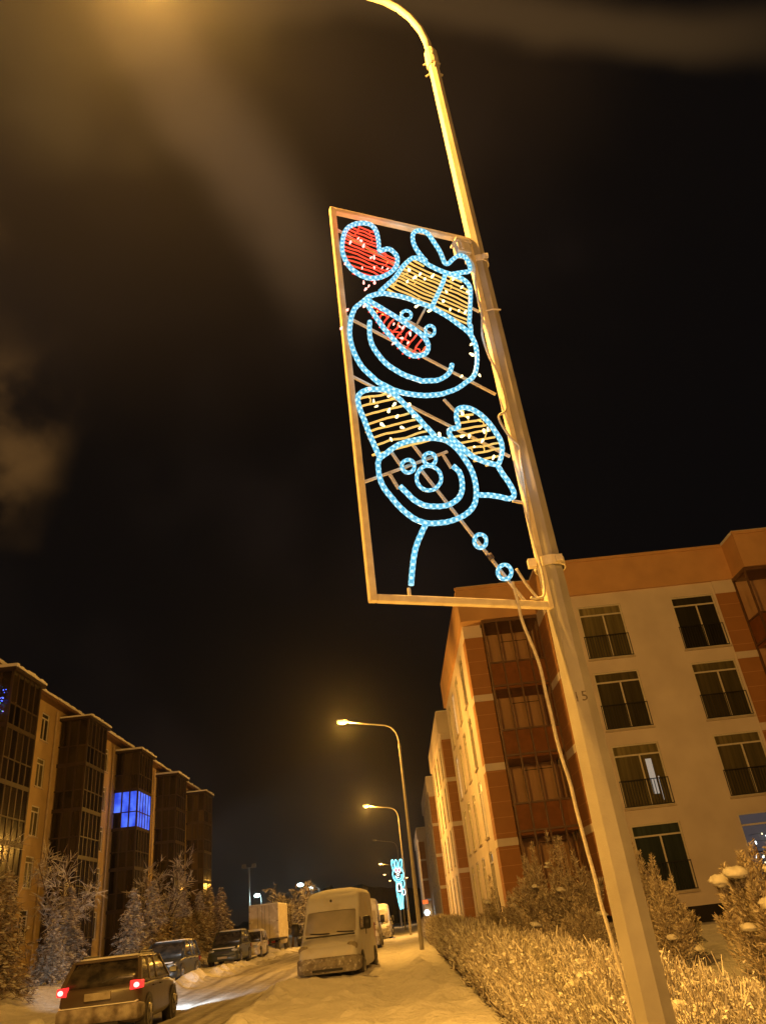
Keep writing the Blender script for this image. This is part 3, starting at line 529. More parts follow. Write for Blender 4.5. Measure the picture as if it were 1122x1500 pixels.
# loose feed wires along the right bar
wires = [[(1.03, -.03, 2.84), (1.075, -.035, 2.72), (1.055, -.035, 2.58), (1.045, -.03, 2.4), (1.05, -.03, 2.24), (1.03, -.03, 2.13), (1.012, -.03, 2.0), (1.03, -.03, 1.84), (1.066, -.03, 1.68), (1.072, -.03, 1.4), (1.0, -.03, 1.31), (1.05, -.03, 1.16), (1.095, -.04, 1.09), (1.085, -.04, .98), (1.072, -.03, .7), (1.05, -.03, .45), (1.062, -.03, .2), (1.045, -.03, .06), (1.0, -.03, .03), (.95, -.03, .03)],
         [(.90, -.02, .215), (.945, -.02, .12), (1.0, -.02, .035)]]
for W_ in wires:
    m = MB(); P = [Vector(p) for p in W_]; Q = []
    for i in range(len(P) - 1):
        a, b, c, d = P[max(0, i-1)], P[i], P[i+1], P[min(len(P)-1, i+2)]
        for j in range(6): t = j/6; Q.append(.5*((2*b)+(c-a)*t+(2*a-5*b+4*c-d)*t*t+(3*b-a-3*c+d)*t**3))
    Q.append(P[-1]); m.tube(Q, .0085, 6); part('feed_wire', m, M['cable'], sign, smooth=True)
# supply cable hanging from the sign down to the hedge
P = [Vector(p) for p in CABLE]; Q = []
for i in range(len(P) - 1):
    a, b, c, d = P[max(0, i-1)], P[i], P[i+1], P[min(len(P)-1, i+2)]
    for j in range(10): t = j/10; Q.append(.5*((2*b)+(c-a)*t+(2*a-5*b+4*c-d)*t*t+(3*b-a-3*c+d)*t**3))
Q.append(P[-1]); Q = [q + Vector((.006*mn.noise((q.z*6, 1, 0)), 0, 0)) for q in Q]
m = MB(); m.tube(Q, .0092, 7); o = part('supply_cable', m, M['cable'], None, smooth=True); tag(o, 'loose frosted supply cable hanging from the light sign beside the foreground pole', 'cable')

# ------------------------------------------------------------------ the far hare sign on the third lamp pole
hs = thing('light_sign', 'distant cyan light sign of a laughing hare with pink eyes, on a far lamp pole', 'light decoration', (-.52, 68.8, gz(-.5, 68.8) + 1.95))
def rope2(nm, pts, cl, r, mt):
    m = MB(); m.tube([p + Vector((0, 0, 0)) for p in smooth(pts, cl, .06)], r, 6, cl); return part(nm, m, M[mt], hs, smooth=True)
el = lambda cx, cy, a, b, n=12: [(cx + a*math.cos(2*PI*i/n), cy + b*math.sin(2*PI*i/n)) for i in range(n)]
rope2('ear_rope', [(.12, 2.95), (.05, 3.4), (.06, 3.72), (.17, 3.74), (.24, 3.45), (.28, 3.1)], False, .035, 'ropefar')
rope2('ear_rope', [(.36, 3.15), (.32, 3.5), (.38, 3.72), (.50, 3.66), (.52, 3.4), (.56, 3.2)], False, .035, 'ropefar')
rope2('ear_rope', [(.64, 3.15), (.68, 3.55), (.82, 3.74), (.92, 3.62), (.86, 3.3), (.8, 3.05)], False, .035, 'ropefar')
rope2('face_rope', el(.5, 2.62, .44, .56, 16), True, .04, 'ropefar')
rope2('smile_rope', [(.22, 2.55), (.3, 2.32), (.5, 2.22), (.7, 2.32), (.8, 2.6)], False, .035, 'ropefar')
rope2('smile_rope', [(.3, 2.5), (.42, 2.38), (.56, 2.42)], False, .03, 'ropewhite')
rope2('nose_rope', el(.5, 2.62, .1, .07, 8), True, .025, 'ropewhite')
for x in (.37, .63):
    rope2('eye_rope', el(x, 2.93, .11, .16, 10), True, .032, 'ropewhite'); m = MB(); m.ball((x, 0, 2.9), .05, .02, .09); part('pupil', m, M['ropepink'], hs, True)
rope2('arm_rope', [(.78, 2.2), (.92, 2.1), (.9, 1.75), (.74, 1.6), (.72, 2.0)], False, .035, 'ropefar')
rope2('body_rope', [(.3, 2.05), (.26, 1.5), (.28, 1.0), (.36, .4), (.44, .05), (.52, .3), (.62, .08), (.66, .5), (.72, 1.0), (.7, 1.5), (.62, 2.05)], False, .04, 'ropefar')
rope2('scarf_rope', el(.48, 1.65, .16, .3, 10), True, .04, 'ropewhite'); rope2('mitten_rope', el(.8, 1.28, .14, .22, 10), True, .035, 'ropewhite')
rope2('leg_rope', [(.40, 1.2), (.44, .7), (.5, .3)], False, .04, 'ropefar'); rope2('leg_rope', [(.58, 1.2), (.56, .7), (.58, .3)], False, .04, 'ropefar')
m = MB(); m.box(-.02, .02, -.0, .05, 0, 3.8); m.box(1.0, 1.03, .0, .05, 0, 3.8); m.box(.02, 1.0, .0, .05, 3.76, 3.8); m.box(.02, 1.0, .0, .05, 0, .04); part('frame', m, M['dark'], hs)

# ------------------------------------------------------------------ lamps at the far left and the lit wall
def tall_lamp(x, y, h, label, em, reach, grp=None):
    o = thing('street_lamp', label, 'street lamp', (x, y, gz(x, y)), 0, grp); h -= gz(x, y)
    m = MB(); m.tube([(0, 0, 0), (0, 0, h - .6)], [.12, .07], 8); part('pole', m, M['steel'], o)
    m = MB(); m.tube([(0, 0, h - .6), (reach * .06, 0, h - .2), (reach * .3, 0, h + .05), (reach * .8, 0, h + .12)], .05, 6); part('arm', m, M['steel'], o)
    m = MB(); m.ball((reach, 0, h + .22), .42, .2, .12, 10, 6); part('lamp_head', m, M['steel'], o, True)
    m = MB(); m.ball((reach, -.02, h + .0), .55, .34, .30, 10, 6); part('diffuser', m, M[em], o, True)
    light(o, (reach, 0, h - .5), 600 if em == 'white' else 300, (.6, .95, 1.0) if em == 'white' else SODIUM, .2)
    return o
tall_lamp(-24.9, 150, 8.2, 'far lamp with cold white light behind the box truck', 'white', -.7)
tall_lamp(-15.8, 150, 9.1, 'left one of two far cold white lamps above the snowy tree', 'white', -2.0)
tall_lamp(-15.4, 160, 8.8, 'right one of two far cold white lamps, nearer the van roof', 'white', -1.7)
tall_lamp(-20.2, 118, 4.85, 'small yellow sodium lamp just over the box truck', 'sodiumfar', -.5)
o = thing('floodlight_mast', 'dark unlit floodlight mast with two heads behind the left trees', 'floodlight mast', (-27, 150, gz(-27, 150)))
m = MB(); m.tube([(0,0,0), (0,0,11.6)], [.2, .12], 8); part('mast', m, M['steel'], o)
m = MB(); m.box(-1.3, 1.3, -.08, .08, 11.6, 11.75); part('crossbar', m, M['steel'], o)
for s in (-1, 1):
    m = MB(); m.loft([[(s*.9 + .42*q, -.25, 11.75), (s*.9 + .42*q, .2, 11.75), (s*.9 + .36*q, .2, 12.3), (s*.9 + .36*q, -.1, 12.3)] for q in (-1, 1)]); part('floodlight', m, M['off'], o)
# ------------------------------------------------------------------ windows (shared meshes)
def window_meshes(w, h, top=.40, mull=.55, rail=True):
    """local: x along the wall 0..w, z 0..h, +y into the wall; wall face at y=0"""
    f = MB(); t = .06
    f.box(0, t, .02, .12, 0, h); f.box(w-t, w, .02, .12, 0, h); f.box(t, w-t, .02, .12, 0, t); f.box(t, w-t, .02, .12, h-t, h)
    f.box(t, w-t, .015, .125, h-top-t, h-top); f.box(w*mull-t/2, w*mull+t/2, .022, .118, t, h-top-t)
    d = MB(); d.box(-.03, 0, .002, .2, -.02, h+.02); d.box(w, w+.03, .002, .2, -.02, h+.02); d.box(-.03, w+.03, .002, .2, h, h+.03)
    p = MB()
    for x0, x1, z0, z1 in ((t, w*mull-t/2, t, h-top-t), (w*mull+t/2, w-t, t, h-top-t), (t, w-t, h-top, h-t)): p.box(x0, x1, .07, .08, z0, z1)
    s = MB(); s.box(-.06, w+.06, -.07, .02, -.07, -.005)
    r = MB()
    if rail:
        r.bar((-.02, -.03, 1.02), (w+.02, -.03, 1.02), .03); r.bar((-.02, -.03, .06), (w+.02, -.03, .06), .025)
        k = int(w / .11)
        for i in range(k + 1): r.bar((w*i/k, -.03, .06), (w*i/k, -.03, 1.02), .024)
    return (f.mesh('window', M['white_frame']), p.mesh('pane', M['pane']), s.mesh('sill', M['sill']), r.mesh('railing', M['rail']) if rail else None, d.mesh('reveal', M['dark']))
WMAIN = window_meshes(1.95, 2.42); WSIDE = window_meshes(1.3, 2.42, .4, .5, False); WSMALL = window_meshes(1.05, 1.65, .3, .45, False)
def place_window(b, W, x, y, z, rz, pane=None):
    loc = Vector((x, y, z)) - b.location
    o = link('window', W[0], b, loc, rz); pm = W[1]
    if pane: pm = pm.copy(); pm.materials.clear(); pm.materials.append(pane)
    link('pane', pm, o); link('sill', W[2], o)
    if W[3]: link('railing', W[3], o)
    link('reveal', W[4], o); return o
FL = [1.47, 4.5, 7.54, 10.57]
def wall_with_holes(m, a0, a1, z0, z1, holes, depth, axis, pos):
    """wall slab along an axis with rectangular openings: axis 'x' faces -y at y=pos, axis 'y' faces -x at x=pos"""
    us = sorted({a0, a1} | {h[0] for h in holes} | {h[1] for h in holes}); zs = sorted({z0, z1} | {h[2] for h in holes} | {h[3] for h in holes})
    for i in range(len(us)-1):
        run = None
        for j in range(len(zs)-1):
            cu, cz = (us[i]+us[i+1])/2, (zs[j]+zs[j+1])/2
            solid = not any(h[0] < cu < h[1] and h[2] < cz < h[3] for h in holes)
            if solid and run is None: run = zs[j]
            if (not solid or j == len(zs)-2) and run is not None:
                e = zs[j+1] if solid else zs[j]
                if axis == 'x': m.box(us[i], us[i+1], pos, pos+depth, run, e)
                else: m.box(pos, pos+depth, us[i], us[i+1], run, e)
                run = None
    return m
# ------------------------------------------------------------------ near apartment block on the right
b = thing('apartment_building', 'cream four storey apartment block with orange brick piers right behind the foreground pole', 'apartment block', (4.25, 34, .1))
XC = [9.15, 13.38]; X1 = 26.0
def ho(xs, w): return [(x, x+w, z, z+2.42) for x in xs for z in FL]
m = MB(); side_y = [36.6, 40.2, 43.4, 46.6]
wall_with_holes(m, 7.8, X1, .95, 13.55, ho(XC, 1.95), .3, 'x', 31.5)
wall_with_holes(m, 34.95, 49.5, .95, 13.55, [(y, y+1.3, z, z+2.42) for y in side_y for z in FL], .3, 'y', 4.25)
m.box(4.55, 7.8, 35.25, 35.55, .95, 13.55)                    # back wall of the glazed bay
m.box(7.8, 8.1, 31.8, 35.25, .95, 13.55); m.box(4.55, 24, 49.2, 49.5, .95, 13.55)
part('wall', m, M['cream'], b, wsp=True)
m = MB(); m.box(7.72, X1, 31.42, 31.72, .0, .25); m.box(7.9, X1, 31.6, 31.9, .25, .95); m.box(4.35, 4.6, 34.2, 49.5, .0, .95); m.box(4.6, 7.9, 34.1, 34.4, 0, .95); m.box(7.85, 8.2, 31.9, 34.4, 0, .95); part('plinth', m, M['dark'], b, wsp=True)
m = MB(); m.box(4.1, 7.7, 33.25, 49.6, 13.55, 15.2); m.box(7.7, 16.4, 31.35, 49.6, 13.55, 15.2); m.box(16.4, X1, 30.05, 49.6, 13.55, 15.2); m.box(4.04, 7.7, 33.19, 33.25, 15.12, 15.26); m.box(7.64, 16.34, 31.29, 31.35, 15.12, 15.26)
m.box(16.34, X1, 29.99, 30.05, 15.12, 15.26); part('cornice', m, M['band'], b, wsp=True)
m = MB(); m.box(4.15, 7.7, 33.3, 49.5, 15.2, 15.32); m.box(7.7, 16.4, 31.4, 49.5, 15.2, 15.31); m.box(16.4, X1, 30.1, 49.5, 15.2, 15.33); part('roof_snow', m, M['cap'], b, wsp=True)
def pier(b, x0, x1, y, d, face='x', zs=FL):
    for i, z in enumerate(zs):
        z0, z1 = (z - .35 if i else .95), z + 2.38
        m = MB()
        if face == 'x': m.box(x0, x1, y, y + d, z0, z1)
        else: m.box(y, y + d, x0, x1, z0, z1)
        part('brick_panel', m, M['brickp'], b, wsp=True)
        m = MB(); e = .02; zt = (zs[i+1] - .35) if i + 1 < len(zs) else 13.55
        if face == 'x': m.box(x0 - .015, x1, y - e, y + d, z1, zt)
        else: m.box(y - e, y + d, x0, x1 + .015, z1, zt)
        part('white_band', m, M['cream'], b, wsp=True)
pier(b, 4.25, 5.12, 34.0, .95); pier(b, 31.5, 34.0, 7.74, .055, 'y'); pier(b, 15.45, 16.38, 31.46, .038)
def glazed_bay(b, x0, x1, y0, y1, z0, zs, zt, nx, ny, leftside=True):
    """bronze glazed loggia: mullions, floor slabs, spandrel panels and glass"""
    t = .07; fr = MB(); gl = MB(); sl = []; sp = MB()
    for i in range(nx + 1): x = lerp(x0, x1, i/nx); fr.box(x - t/2, x + t/2, y0 - .03, y0 + .06, z0, zt)
    for j in range(1, ny + 1): y = lerp(y0, y1, j/ny); fr.box(x0 - .03, x0 + .06, y - t/2, y + t/2, z0, zt); fr.box(x1 - .06, x1 + .03, y - t/2, y + t/2, z0, zt)
    fr.box(x0 - .06, x1 + .06, y0 - .06, y1, zt, zt + .14)
    for k, z in enumerate(zs):
        q_ = MB(); q_.box(x0 + .06, x1 - .06, y0 + .085, y1 - .01, z - .2, z - .02); sl.append(q_)
        fr.box(x0 - .035, x1 + .035, y0 - .035, y0 + .05, z - .10, z - .02); fr.box(x0 - .035, x0 + .05, y0 + .05, y1, z - .10, z - .02)
        fr.box(x0 - .033, x1 + .033, y0 - .033, y0 + .05, z + .98, z + 1.05); fr.box(x0 - .033, x0 + .05, y0 + .05, y1, z + .98, z + 1.05)
        sp.box(x0 + .03, x1 - .03, y0 + .062, y0 + .08, z - .02, z + .98); sp.box(x0 + .062, x0 + .08, y0 + .08, y1, z - .02, z + .98)
    gl.box(x0 + .01, x1 - .01, y0 + .008, y0 + .014, z0, zt); gl.box(x0 + .008, x0 + .014, y0 + .014, y1, z0, zt)
    f = part('glazed_bay', fr, M['darkframe'], b, wsp=True)
    for q in sl: link('floor_slab', q.mesh('floor_slab', M['spandrel']), f)
    for nm, q, mm in (('spandrel_panel', sp, 'spandrel'), ('bay_glass', gl, 'bayglass')):
        o = link(nm, q.mesh(nm, M[mm]), f)
    return f
glazed_bay(b, 5.14, 7.7, 33.4, 35.2, .5, [1.35, 4.35, 7.4, 10.45], 13.4, 4, 2)
glazed_bay(b, 16.42, 20.5, 30.2, 31.45, .5, [1.35, 4.35, 7.4, 10.45], 13.4, 4, 1)
for i, z in enumerate(FL):
    for j, x in enumerate(XC): place_window(b, WMAIN, x, 31.5, z, 0, M['bluedim'] if (i == 0 and j == 1) else M['teal'] if i == 0 else (M['panetop'] if random.random() < .3 else None))
    place_window(b, WSIDE, 6.1, 35.24, z, 0)
    for jj, y in enumerate(side_y): place_window(b, WSIDE, 4.25, y + 1.3, z, -PI/2, M['litwarm'] if (i, jj) == (1, 0) else M['litcool'] if (i, jj) in ((2, 3), (3, 2)) else None)
gm = MB(); gm.box(10.42, 10.66, 31.555, 31.562, 4.95, 6.3); gm.box(10.75, 10.80, 31.555, 31.562, 4.7, 5.6)
gw_ = [c for c in kids(b) if c.name.startswith('window') and abs(c.location.x + b.location.x - 9.15) < .01 and abs(c.location.z + b.location.z - 4.5) < .05][0]
gm.v = [(x - 9.15, y - 31.5, z - 4.5) for x, y, z in gm.v]; link('pane_glow_strip', gm.mesh('pane_glow_strip', M['litcool']), gw_)  # bright streak on the pane put in as glowing strips
# string of small lights behind the blue lit ground floor window
gl_ = thing('string_lights', 'small white and yellow string lights in the blue lit window at the right edge', 'string lights')
bw = MB(); bw.ball((0, 0, 0), .035, n=6, m=4); bwm = bw.mesh('bulb', M['ropewhite']); bym = bw.mesh('bulb', M['bulbyellow'])
gl_.location = (14.1, 31.4, 2.3)
for k in range(26):
    o = link('bulb', bwm if k % 4 else bym, gl_, (random.uniform(-.55, 1.1), random.uniform(0, .04), .75 - (k % 5) * .24 + random.uniform(-.06, .06))); o.scale = [random.uniform(.5, 1.2)] * 3
m = MB()
for k in range(5): m.tube([(-.55 + j*.3, .05, .78 - k*.24 + .03*(j % 2)) for j in range(6)], .006, 4)
part('wire', m, M['rail'], gl_)

# ------------------------------------------------------------------ blocks further along the right side
def far_block(label, x0, y0, y1, z1=15.2, xw=22, ny=4, base=.25):
    b = thing('apartment_building', label, 'apartment block', (x0, y0, base), 0, 'cream blocks along the right side')
    m = MB(); ys = [lerp(y0 + 2.2, y1 - 2.6, i/(ny-1)) for i in range(ny)]; off = .2
    zz = [z + off for z in FL]
    wall_with_holes(m, y0 + .95, y1, 1.0, 13.6, [(y, y+1.3, z, z+2.42) for y in ys for z in zz], .3, 'y', x0)
    m.box(x0 + 1.0, xw, y0 + .3, y0 + .6, 1.0, 13.6); m.box(x0 + .3, xw, y1 - .3, y1, 1, 13.6); part('wall', m, M['cream'], b, wsp=True)
    m = MB(); m.box(x0 + .1, xw, y0 + .35, y1, .1, 1.0); part('plinth', m, M['dark'], b, wsp=True)
    m = MB(); m.box(x0 - .15, xw, y0 - .15, y1 + .1, 13.6, z1); part('cornice', m, M['cream'], b, wsp=True)
    m = MB(); m.box(x0 - .1, xw, y0 - .1, y1, z1, z1 + .1); part('roof_snow', m, M['cap'], b, wsp=True)
    for i, z in enumerate(zz):
        z0, z2 = (z - .35 if i else 1.0), z + 2.38
        m = MB(); m.box(x0 + .04, x0 + 1.0, y0, y0 + .95, z0, z2); part('brick_panel', m, M['brickp'], b, wsp=True)
        m = MB(); m.box(x0, x0 + 1.02, y0 - .02, y0 + .95, z2, zz[i+1] - .35 if i < 3 else 13.6); part('white_band', m, M['cream'], b, wsp=True)
        for k, y in enumerate(ys): place_window(b, WSIDE, x0, y + 1.3, z, -PI/2)
        place_window(b, WSIDE, x0 + 2.2, y0 + .3, z, 0)
    # brown glazed balcony tower standing out of the street front
    f = MB(); y = (y0 + y1) / 2 + .4
    return b
far_block('second cream apartment block on the right, its brick pier edged against the near block', 4.2, 57.5, 75)
far_block('third cream apartment block along the right side, beyond two nearer ones', 4.2, 87, 108)
far_block('farthest and lowest looking cream block on the right, above the bright shop light', 4.0, 141, 165, 15.4)
o = thing('wall_lamp', 'blinding white entrance lamp low on the far right block', 'wall lamp', (4.1, 140.3, 2.3)); m = MB(); m.ball((0, 0, 0), .42, .3, .42, 10, 8); part('lamp_globe', m, M['white'], o, True); m = MB(); m.box(-.06, .06, .2, .6, -.06, .06); part('bracket', m, M['steel'], o)
o = thing('shop_sign', 'small glowing orange red sign above the white entrance lamp', 'sign', (4.0, 140.4, 3.6)); m = MB(); m.box(-.45, .45, 0, .12, 0, .6); part('lit_face', m, emat('orange_lit_sign', (1, .16, .03), 1.2), o, bevel=.04); m = MB(); m.box(-.5, .5, .125, .25, -.05, .65); part('casing', m, M['steel'], o)

# ------------------------------------------------------------------ long block with glazed bays on the left
LB = thing('apartment_building', 'long dark apartment block on the left with four storey glazed bays and snowy eaves', 'apartment block', (-20.7, 20, .8))
Y1 = 87; bays = [27.0 + 10.65 * k for k in range(6)]; ZS = [1.6, 4.3, 7.0, 9.7, 12.4]
wy = [by - 2.75 for by in bays[1:]]; wz = [2.6, 5.3, 8.0, 10.7, 13.4]
m = MB(); us = sorted({20.0, Y1} | {y for y in wy} | {y + 1.05 for y in wy})
zsx = sorted({.8, 15.7} | set(wz) | {z + 1.65 for z in wz})
for i in range(len(us) - 1):
    hole = any(abs(us[i] - y) < .01 for y in wy)
    if not hole: m.box(-21.0, -20.7, us[i], us[i+1], .8, 15.7)
    else:
        prev = .8
        for z in wz: m.box(-21.0, -20.7, us[i], us[i+1], prev, z); prev = z + 1.65
        m.box(-21.0, -20.7, us[i], us[i+1], prev, 15.7)
m.box(-34, -21.0, Y1 - .3, Y1, .8, 15.7); m.box(-34, -21, 20, 20.3, .8, 15.7); part('wall', m, M['lcream'], LB, wsp=True)
m = MB(); m.box(-34, -20.15, 19.8, Y1 + .2, 15.7, 15.92); part('roof', m, M['darkframe'], LB, wsp=True)
m = MB(); n = 120
for i in range(n):
    ya, yb = lerp(19.8, Y1 + .2, i/n), lerp(19.8, Y1 + .2, (i+1)/n); t = .12 + .08 * random.random(); m.box(-33.9, -20.12 + .06*random.random(), ya, yb, 15.92, 15.92 + t)
part('roof_snow', m, M['cap'], LB, wsp=True, bevel=.04)
for y in wy:
    for z in wz: place_window(LB, WSMALL, -20.7, y, z, PI/2)
for by in bays[2:]:
    m = MB(); m.tube([(-20.62, by - .85, .8), (-20.62, by - .85, 15.5)], .07, 8); part('drainpipe', m, M['pipe'], LB, wsp=True)
def left_bay(y0, y1, k):
    x0, x1 = -20.69, -18.9; t = .11; f = MB(); sl = []; z0, zt = .6, 15.05
    panes = []
    cols_s = [lerp(x0 + .05, x1, i/3) for i in range(4)]; cols_f = [lerp(y0, y1, i/5) for i in range(6)]
    for x in cols_s[1:]:
        f.box(x - t/2, x + t/2, y0 - .03, y0 + .05, z0, zt); f.box(x - t/2, x + t/2, y1 - .05, y1 + .03, z0, zt)
    for y in cols_f[1:-1]: f.box(x1 - .05, x1 + .03, y - t/2, y + t/2, z0, zt)
    f.box(x1 - .06, x1 + .05, y0 - .05, y0 + .07, z0, zt); f.box(x1 - .06, x1 + .05, y1 - .07, y1 + .05, z0, zt)
    p = MB(); pb = MB()
    for z in ZS:
        q_ = MB(); q_.box(x0, x1 + .045, y0 - .045, y1 + .045, z - .22, z); sl.append(q_)
        e = zt if z == ZS[-1] else z + 2.48
        f.box(x0, x1 + .04, y0 - .04, y0 + .045, z + 1.0, z + 1.07); f.box(x1 - .045, x1 + .04, y0 + .045, y1 + .04, z + 1.0, z + 1.07)
        q = pb if (k == 3 and abs(z - 9.7) < .1) else p
        for i in range(3):
            for a, c in ((z + .01, z + 1.0), (z + 1.07, e)):
                blue = q is pb and not (i == 0 and a < z + .5)
                (q if blue else p).box(cols_s[i] + .03, cols_s[i+1] - .03, y0, y0 + .012, a, c)
                p.box(cols_s[i] + .03, cols_s[i+1] - .03, y1 - .012, y1, a, c)
        for i in range(5):
            for a, c in ((z + .01, z + 1.0), (z + 1.07, e)): q.box(x1 - .012, x1, cols_f[i] + .03, cols_f[i+1] - .03, a, c)
    fo = part('glazed_bay', f, M['ldark'], LB, wsp=True)
    [link('floor_slab', q_.mesh('floor_slab', M['ldark']), fo) for q_ in sl]; link('bay_glass', p.mesh('bay_glass', M['lglass']), fo)
    if pb.v: link('lit_glass', pb.mesh('lit_glass', M['blue']), fo)
    r = MB(); r.box(x0 - .2, x1 + .22, y0 - .22, y1 + .22, zt, zt + .18); link('bay_roof', r.mesh('bay_roof', M['ldark']), fo)
    s = MB(); ns = 14
    for i in range(ns):
        ya, yb = lerp(y0 - .24, y1 + .24, i/ns), lerp(y0 - .24, y1 + .24, (i+1)/ns); s.box(x0 - .2, x1 + .24 + .05*random.random(), ya, yb, zt + .181, zt + .27 + .08*random.random())
    so = link('bay_snow', s.mesh('bay_snow', M['cap']), fo)
    return fo
for k, by in enumerate(bays): left_bay(by, by + 3.3, k)
# coloured lights in the top glazed bay at the left edge
o = thing('string_lights', 'blue, green and red string lights in the top bay at the left edge', 'string lights', (-19.6, 37.45, 13.6))
o.location.x = -19.28
cb = [emat('blue_bulb', (.06, .12, 1), 3), emat('green_bulb', (.08, .9, .2), 1.5), emat('red_bulb', (1, .1, .05), 1.5), emat('violet_bulb', (.3, .2, 1), 2)]
cbm = [bw.mesh('bulb', c) for c in cb]
for k in range(46):
    q = link('bulb', cbm[0 if k % 3 else (k // 3) % 4], o, (random.uniform(-.45, .25), random.uniform(-.06, 0), random.uniform(-.75, .75))); q.scale = [random.uniform(.5, 1.1)] * 3
m = MB()
for k in range(4): m.tube([(-.75 + j*.2, -.02, .6 - k*.4 + .08*(j % 2)) for j in range(6)], .006, 4)
part('wire', m, M['rail'], o)
# ------------------------------------------------------------------ vehicles (forward = +Y in local space)
M['tyre'] = mat('snowy_tyre', (.025, .024, .023), (.10, .09, .08), 12, .9)
M['rim'] = mat('dull_alloy', (.32, .31, .3), (.2, .19, .18), 10, .4, metal=.6)
M['glass'] = mat('car_glass', (.012, .012, .013), rough=.05)
M['glassdirty'] = mat('frosted_car_glass', (.02, .018, .017), (.07, .06, .05), 5, .25)
M['blackp'] = mat('black_trim', (.02, .019, .018), (.035, .03, .028), 8, .5)
M['tail'] = emat('lit_tail_lamp', (1.0, .03, .03), 1.3)
M['tailhot'] = emat('lit_tail_lamp_core', (1.0, .30, .26), 3.5)
M['taildim'] = mat('red_lens', (.25, .015, .012), rough=.2)
M['headl'] = mat('clear_headlamp', (.55, .58, .6), (.3, .32, .34), 8, .12)
M['plate'] = mat('dirty_plate', (.42, .38, .32), (.3, .26, .2), 9, .6)
def paint(name, c, frost=.2, rough=.35): 
    if frost > .4: return mat(name, c, tuple(q * .8 for q in c), 3, rough, .15, 60, frost=frost, fscale=2.2, bdist=.006)
    d = tuple(q * (1 - frost) + frost * .16 for q in c); return mat(name, c, d, 2.6, rough, .05, 40, bdist=.003, detail=8)
M['dustbump'] = mat('snow_dusted_bumper', (.13, .10, .08), (.46, .42, .37), 4, .7, .2, 40, bdist=.005, detail=8)
def rr(hx, z0, z1, r, n=4, y=0.0, hx_top=None):
    hx_top = hx if hx_top is None else hx_top; pts = []
    for cx, cz, a0, w in ((1, z0 + r, -PI/2, hx), (1, z1 - r, 0, hx_top), (-1, z1 - r, PI/2, hx_top), (-1, z0 + r, PI, hx)):
        for i in range(n + 1): a = a0 + PI/2*i/n; pts.append((cx*(w - r) + r*math.cos(a), y, cz + r*math.sin(a)))
    return pts
def rxy(x, y0, y1, r, z, n=3):
    pts = []
    for cx, cy, a0 in ((x - r, y0 + r, -PI/2), (x - r, y1 - r, 0), (-x + r, y1 - r, PI/2), (-x + r, y0 + r, PI)):
        for i in range(n + 1): a = a0 + PI/2*i/n; pts.append((cx + r*math.cos(a), cy + r*math.sin(a), z))
    return pts
def wheel(o, x, y, r, w, side):
    m = MB(); s = side
    m.tube([(x - s*w, y, r), (x - s*w*.9, y, r), (x - s*.02, y, r), (x, y, r)], [r*.93, r, r, r*.93], 20); t = part('wheel', m, M['tyre'], o, True)
    m = MB(); m.tube([(x - s*.01, y, r), (x + s*.012, y, r)], [r*.66, r*.6], 16)
    for k in range(5): a = 2*PI*k/5; m.bar((x + s*.014, y, r), (x + s*.014, y + r*.58*math.cos(a), r + r*.58*math.sin(a)), .03, .05, (s, 0, 0))
    part('rim', m, M['rim'], t)
